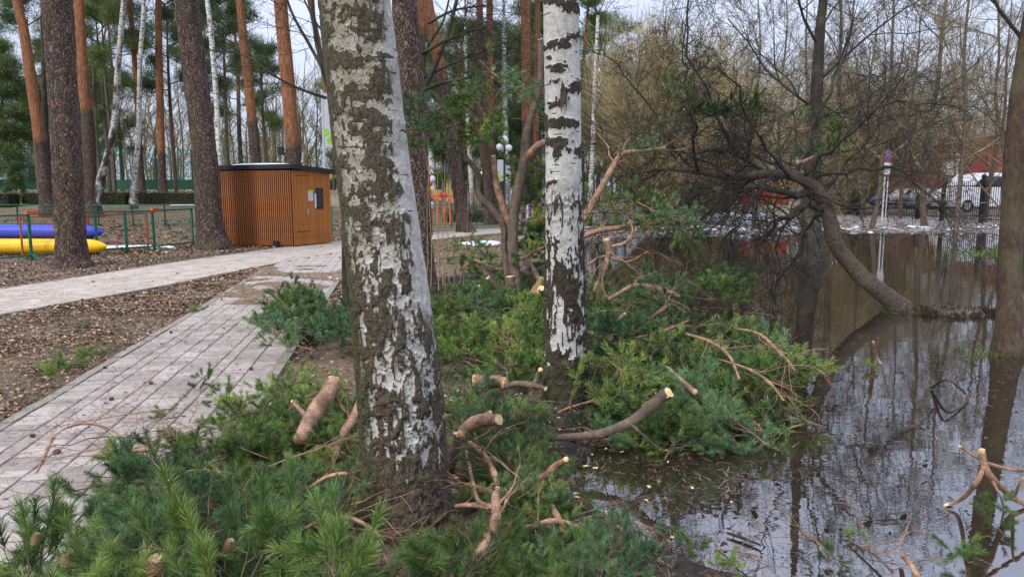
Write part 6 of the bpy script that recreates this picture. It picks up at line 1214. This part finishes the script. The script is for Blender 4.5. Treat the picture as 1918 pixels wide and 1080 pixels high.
# ---- raised limbs of the cut pine
cp = empty('felled_pine', G(1000, 585), 0, 'stump-like crown of a felled pine with raised bare limbs behind the slim birch', 'felled tree')
def part(rows, nm_, mat, cuts=(1,), k=14, n=80, par=None, amp=.07):
    c = []
    for (px, py, Y, w) in rows: p, t = PT(px, py, Y); c.append([p.x, p.y, p.z, w / 2 * t])
    V, F_, A = stickmesh(c, n, k, 7, amp); o = ob(nm_, mesh_np(nm_, V - np.array([*cp.location]), F_, M[mat], True), par or cp); A = A.copy(); A[:, :3] -= np.array([*cp.location]); 
    for e in cuts: add_cut(o, A, e)
    return o
part([(980, 605, 9.3, 34), (995, 570, 9.35, 34), (1012, 545, 9.4, 32), (1024, 525, 9.4, 30)], 'trunk', 'limb', (1,), 18)
part([(975, 590, 9.4, 20), (966, 520, 9.45, 20), (960, 450, 9.5, 20), (967, 370, 9.5, 19), (982, 300, 9.5, 18), (985, 255, 9.5, 15), (1000, 200, 9.5, 13), (1012, 150, 9.5, 12), (1013, 100, 9.5, 11), (1011, 75, 9.5, 9)], 'limb', 'limb2', (1,), 14, 140)
part([(980, 303, 9.5, 15), (996, 285, 9.4, 15), (1010, 272, 9.3, 14), (1024, 265, 9.3, 11)], 'limb', 'limb', (1,))
part([(960, 585, 9.5, 16), (952, 520, 9.55, 14), (945, 470, 9.6, 13), (943, 425, 9.6, 13), (922, 392, 9.6, 13), (897, 365, 9.6, 12), (895, 325, 9.6, 11), (873, 295, 9.6, 10), (856, 262, 9.6, 9), (860, 232, 9.6, 8), (858, 200, 9.6, 7), (857, 170, 9.6, 5)], 'limb', 'limb2', (1,), 12, 140)
part([(957, 425, 9.6, 13), (945, 395, 9.6, 13), (930, 345, 9.6, 12), (924, 292, 9.6, 9)], 'limb', 'limb', (1,))
part([(862, 208, 9.6, 6), (845, 194, 9.5, 5), (820, 205, 9.4, 4)], 'limb', 'limb', (1,), 8, 30)
part([(968, 590, 9.2, 22), (962, 555, 9.15, 20), (957, 532, 9.1, 18), (955, 518, 9.1, 17)], 'stub', 'limb2', (1,))
part([(968, 580, 9.3, 16), (940, 548, 9.25, 13), (914, 520, 9.2, 9)], 'stub', 'limb2', (1,))
part([(995, 585, 9.2, 14), (1006, 560, 9.1, 13), (1012, 545, 9.05, 14)], 'stub', 'limb', (1,))
part([(1022, 590, 9.2, 12), (1016, 555, 9.1, 12), (1014, 540, 9.0, 14)], 'stub', 'limb2', (1,))
part([(1012, 530, 9.4, 10), (1003, 510, 9.5, 9), (990, 488, 9.6, 6)], 'stub', 'limb2', ())
stick([(1085, 425, 9, 15), (1105, 390, 9, 14), (1130, 345, 9, 12), (1152, 305, 9.1, 11), (1168, 288, 9.1, 10), (1200, 283, 9.2, 8), (1245, 277, 9.3, 5)], 'long pinkish limb rising right of the slim birch into the leaning tree', 'limb', (1,), mode='Y', twigs=8, n=90, tw=.8)
stick([(1088, 445, 8.6, 10), (1120, 432, 8.6, 10), (1160, 426, 8.6, 9), (1185, 418, 8.5, 8), (1222, 428, 8.4, 5)], 'wavy orange limb reaching right from the slim birch at railing height', 'limb', (), mode='Y', twigs=8, n=70, tw=.6)
stick([(1136, 448, 8.3, 13), (1140, 475, 8.3, 11), (1130, 510, 8.3, 9), (1112, 545, 8.3, 6)], 'short hanging orange limb with broad torn top right of the slim birch', 'limb', (0,), mode='Y', twigs=5, tw=.6)
stick([(1142, 462, 8.3, 6), (1170, 455, 8.3, 6), (1185, 435, 8.35, 5), (1180, 412, 8.4, 4)], 'thin orange shoot hooking upward beside the torn hanging limb', 'limb', (), mode='Y', twigs=4, tw=.5)
stick([(1095, 500, 8.6, 4), (1130, 480, 8.6, 5), (1175, 490, 8.6, 5), (1215, 470, 8.6, 3)], 'thin orange twig above the back of the pile', 'limb', (), mode='Y', twigs=7, tw=.6)
stick([(1493, 304, 10.0, 9), (1506, 302, 10.0, 7), (1526, 292, 10.0, 3)], 'pale torn wood splinter on top of the leaning trunk', 'limb', (0,), mode='Y')
stick([(868, 500, 11, 4), (885, 490, 11, 9), (900, 492, 11, 6), (930, 505, 11, 4)], 'orange twig over the back puddle', 'limb', (), mode='Y', twigs=5)
stick([(880, 560, 10, 14), (892, 545, 10, 16), (902, 540, 10, 17)], 'pale round sawn log end at the back puddle', 'cut', (1,), mode='Y', k=16)
# ---- stump mound in the water, saplings, cones, grass
sm = empty('old_stump', (5.98, 9.72, -.085), 0, 'low mossy stump islet in the water right of the leaning trunk', 'stump')
m = MB(); n = 26; th = np.linspace(0, 2 * math.pi, n, endpoint=False); V = []; rr = 1 + .25 * (fbm(np.stack([np.cos(th) * 2, np.sin(th) * 2, 0 * th], 1), 3, 4) - .5) * 2
for s, z in ((1.0, -.05), (.93, .04), (.80, .09), (.55, .08), (.3, .085)): V += [(math.cos(a) * .36 * q * s, math.sin(a) * .27 * q * s, z + .02 * rs.random()) for a, q in zip(th, rr)]
V.append((0, 0, .08)); F4 = [[i * n + j, i * n + (j + 1) % n, (i + 1) * n + (j + 1) % n, (i + 1) * n + j] for i in range(4) for j in range(n)]; F3 = [[4 * n + j, 4 * n + (j + 1) % n, 5 * n] for j in range(n)]
ob('stump', mesh_np('stump', V, [np.array(F4), np.array(F3)], M['bark_grey'], True), sm)
g = np.random.default_rng(8); q = g.normal(0, 1, (900, 2)) * np.array([.30, .14]); sh = [((a, b, .0), (a + g.normal(0, .04), b + g.normal(0, .04), .05 + .04 * g.random()), .2) for a, b in q[:160]]
V, F_, tn = needles(sh, g, 260, .07, .006); ob('dead_grass', mesh_np('dead_grass', V, F_, M['leaf'], False, dict(tint=np.clip(tn * .6, 0, 1))), sm, kind='stuff')
def grass(px, py, rad, n, label, tall=.16, mat='grass', wd=.006):
    c = G(px, py); g = np.random.default_rng(int(px)); x = c.x + g.normal(0, rad, n); y = c.y + g.normal(0, rad * .7, n); z = np.maximum(tz(x, y), WZ); v = np.stack([g.normal(0, .45, n), g.normal(0, .45, n), np.ones(n)], 1) * (tall * g.uniform(.4, 1.2, n))[:, None]; s = np.stack([g.normal(0, 1, n), g.normal(0, 1, n), 0 * x], 1); s /= np.linalg.norm(s, axis=1, keepdims=True); o = np.stack([x, y, z], 1); w = wd / 2
    V = np.stack([o - s * w, o + s * w, o + v * .6 - s * w * .7, o + v * .6 + s * w * .7, o + v * np.array([1.35, 1.35, .95])], 1).reshape(-1, 3); i = np.arange(n) * 5
    ob('grass_tuft', mesh_np('grass_tuft', V, [np.stack([i, i + 1, i + 3, i + 2], 1), np.stack([i + 2, i + 3, i + 4], 1)], M[mat], False, dict(tint=np.repeat(g.random(n), 5))), label=label, cat='grass', kind='stuff')
grass(1810, 471, .5, 90, 'green water grass tuft in the far part of the flood', .22, wd=.02); grass(1845, 474, .35, 50, 'green water grass tuft beside another in the far part of the flood', .2, wd=.02)
grass(1850, 655, .25, 160, 'mossy grass at the foot of the right-hand water tree', .06, wd=.008); grass(1660, 572, .2, 60, 'thin grass round the foot of the leaning tree', .08)
grass(1520, 486, .45, 120, 'dead yellow grass islet round the dark tree in the water', .2, 'leaf', .012); grass(60, 740, .5, 300, 'sparse grass blades among the leaves left of the path', .05); grass(150, 650, .5, 300, 'sparse grass between leaves near the lying twigs', .05); grass(1105, 545, .3, 60, 'thin reeds at the back of the pile', .3, 'leaf', .005)
sp_ = empty('sapling_clump', G(825, 530), 0, 'clump of thin yellowish bare saplings right behind the thick birch', 'sapling'); B = Br(); rr = random.Random(3)
for px, ht, wb in ((800, 300, .8), (808, 250, 1), (814, 420, .7), (820, 330, 1.2), (828, 300, 1), (833, 380, .8), (842, 350, .9), (850, 400, .6), (862, 440, .6), (869, 360, .5)):
    a = G(px, 545 - rr.random() * 20); top = P(px + rr.uniform(-10, 10), ht, a.y); pts = [tuple(a.lerp(top, f) + Vector((rr.gauss(0, .015), 0, 0)) - sp_.location) for f in (0, .25, .5, .75, 1)]; B.add(pts, .008 * wb, .003, 4)
    for q in range(5): j = rr.randint(1, 3); grow(B, rr, pts[j], (rr.gauss(0, .35), rr.gauss(0, .3), .9), rr.uniform(.3, .8), .003, 0, [1], wob=.1, n=4, rmin=.002)
ob('stems', B.mesh('stems', M['sapling']), sp_)
# thin twigs standing in the flood behind the pile
for i, (px, py, ht, lb) in enumerate(((1758, 560, 500, 'thin dead stem standing in the water left of the stump islet'), (1440, 610, 560, 'thin dead stem in the water beyond the pile'))):
    a = G(px, py); B = Br(); top = P(px + 12, ht, a.y); grow(B, rr, tuple(a), (0.05, 0, 1), (top - a).length, .006, 1, [3], up=.05, wob=.08, rmin=.002); ob('dead_stem', B.mesh('dead_stem', M['bark_grey']), label=lb, cat='stem')
# pine cones
def cone_mesh(mat, opened=1.0):
    V = []; F_ = []; m = MB(); m.ball((0, 0, 0), (.014, .014, .022), 9, 7); V = list(map(tuple, np.vstack(m.V))); F4 = list(np.vstack(m.F)); n0 = len(V); T = []
    for i in range(64):
        t = (i + .5) / 64; z = -.022 + .044 * t; rr = .014 * math.sqrt(max(.02, 1 - (z / .024) ** 2)); a = i * 2.39996; u = np.array([math.cos(a), math.sin(a), 0]); w = np.array([-math.sin(a), math.cos(a), 0]); c = u * rr * .8 + np.array([0, 0, z]); tip = c + u * .010 * opened + np.array([0, 0, .005]); k = len(V)
        V += [tuple(c - w * .005), tuple(c + w * .005), tuple(tip + w * .004), tuple(tip - w * .004), tuple(tip * 1.0 + np.array([0, 0, -.004]))]; T += [[k, k + 1, k + 4], [k + 1, k + 2, k + 4], [k + 2, k + 3, k + 4], [k + 3, k, k + 4], [k, k + 3, k + 2], [k, k + 2, k + 1]]
    return mesh_np('pine_cone', V, [np.array(F4), np.array(T)], M[mat])
cm = cone_mesh('cone'); rr = random.Random(66)
for i, (px, py, s) in enumerate(((196, 688, 1), (283, 716, 1), (209, 746, 1), (320, 622, 1), (318, 802, 1.1), (105, 846, 1.2), (62, 815, .9), (233, 655, .9), (30, 640, 1), (415, 560, .9), (470, 690, .9), (180, 900, 1.1))):
    o = ob('pine_cone', cm, None, G(px, py, .035), 'small dark pine cone lying loose on the bricks or leaves', 'pine cone', 'fallen pine cones'); o.rotation_euler = (rr.uniform(1.2, 1.9), rr.uniform(-.3, .3), rr.uniform(0, 6)); o.scale = (s * .72,) * 3
cg_ = cone_mesh('cone_green', .6)
for i, (px, py, Y, s, lb) in enumerate(((291, 1062, 1.55, 1.15, 'large closed brown cone under the tall upright spray at the bottom'), (428, 1022, 1.9, .8, 'round brown cone on the spray with pale buds'), (66, 1010, 1.85, .7, 'small brown cone on the lower left corner spray'), (122, 1050, 1.8, .7, 'small brown cone on the spray leaning right'))):
    o = ob('pine_cone', cg_, None, P(px, py, Y), lb, 'pine cone'); o.rotation_euler = (.3, .2, i); o.scale = (s,) * 3
# wood chips on the trampled ground
g = np.random.default_rng(5); n = 260; x = np.concatenate([g.normal(.35, .55, n // 2), g.normal(-1.0, .4, n // 2)]); y = np.concatenate([g.normal(4.7, .8, n // 2), g.normal(4.6, .7, n // 2)]); z = np.maximum(tz(x, y), WZ) + .02; m = MB()
for i in range(n):
    a = g.uniform(0, 6.28); l, w, h = g.uniform(.008, .03), g.uniform(.006, .018), .004; m.box((x[i], y[i], z[i] + g.uniform(0, .03)), (l, w, h), a)
m.build('wood_chips', M['cut'], label='pale fresh wood chips strewn between the birches', cat='wood chips', kind='stuff')

# ---- bare broken twig branches strewn over the heaps
def twigb(seed, L_):
    rr = random.Random(seed); B = Br(); grow(B, rr, (0, 0, 0), (1, 0, .12), L_, .0085, 2, [5, 4], spread=.55, up=-.015, wob=.16, kf=.5, rmin=.0018, n=7); return B.mesh('twig_branch', M['limb' if seed % 2 else 'limb2'])
TB = [twigb(s, .6 + .12 * (s % 4)) for s in range(6)]; rr = random.Random(404)
for (pl, n, h0, h1, gp) in (([(30, 880), (200, 740), (400, 600), (500, 620), (430, 760), (250, 850)], 16, .012, .02, 'bare twig branches lying on the bricks'), ([(150, 900), (330, 800), (560, 780), (690, 860), (690, 1000), (200, 1010)], 34, .10, .22, 'bare twig branches over the near left heap'), ([(830, 620), (1010, 620), (1010, 740), (860, 760)], 18, .16, .34, 'bare twig branches between the birches'), ([(850, 780), (1030, 790), (1120, 960), (1180, 1050), (860, 1040)], 26, .06, .16, 'bare twig branches on the near centre heap'), ([(1110, 600), (1300, 610), (1480, 700), (1400, 770), (1120, 790)], 30, .18, .48, 'bare twig branches over the pile by the water'), ([(1100, 850), (1300, 880), (1500, 1000), (1880, 1040), (1300, 1060)], 6, -.03, .0, 'bare twig branches floating on the near water')):
    poly = np.array([G(a, b)[:2] for a, b in pl]); x0, y0 = poly.min(0); x1, y1 = poly.max(0); k = 0
    while k < n:
        x, y = rr.uniform(x0, x1), rr.uniform(y0, y1)
        if not inpoly(x, y, poly): continue
        if (x + .49) ** 2 + (y - 3.3) ** 2 < .12 or (x - .42) ** 2 + (y - 5.42) ** 2 < .06: continue
        k += 1; o = ob('bare_twig_branch', TB[rr.randint(0, 5)] if h0 != .012 else TB[(0, 2, 4)[k % 3]], None, (x, y, max(tz1(x, y), WZ) + rr.uniform(h0, h1)), 'thin broken twig branch without needles among the ' + gp.split('branches ')[1], 'twig branch', gp); o.rotation_euler = (rr.uniform(-.6, .6), rr.uniform(-.3, .2), rr.uniform(0, 6.28)); s_ = rr.uniform(.45, .8) * (.6 if h0 == .012 else 1)
        if h0 == .012: o.rotation_euler = (0, .10, o.rotation_euler[2])
        o.scale = (s_,) * 3

# scum and twigs collected round the stump islet, debris along the far bank
g = np.random.default_rng(61); m = MB()
for i in range(220):
    a = g.uniform(0, 6.28); x, y = 5.95 + g.normal(0, .30), 9.72 + g.normal(0, .13); l = g.uniform(.02, .09); m.box((x, y, WZ + .004 + g.uniform(0, .012)), (l, g.uniform(.004, .02), .005), a)
m.build('floating_debris', M['bark_grey'], label='floating bits and twigs gathered round the stump islet', cat='debris', kind='stuff')
m = MB(); B = Br(); rr = random.Random(77)
for i in range(260):
    x = rr.uniform(4, 21); y = 29.2 + rr.gauss(0, 1.0) + (x - 12) * .02; 
    if i % 3: grow(B, rr, (x, y, tz1(x, y) + .02), (rr.uniform(-1, 1), rr.uniform(-.4, .4), rr.uniform(0, .25)), rr.uniform(.4, 1.4), .018, 1, [3], spread=.5, up=0, wob=.15, rmin=.008)
    elif i % 6 == 0: m.ball((x, y, tz1(x, y)), (rr.uniform(.1, .4), rr.uniform(.1, .3), rr.uniform(.04, .13)), 8, 5)
ob('bank_branches', B.mesh('bank_branches', M['limb2']), label='broken branches and sticks littering the muddy far bank', cat='debris', kind='stuff')
m.build('ice_lumps', M['snow'], smooth=True, label='dirty ice lumps along the muddy far bank', cat='ice', kind='stuff')
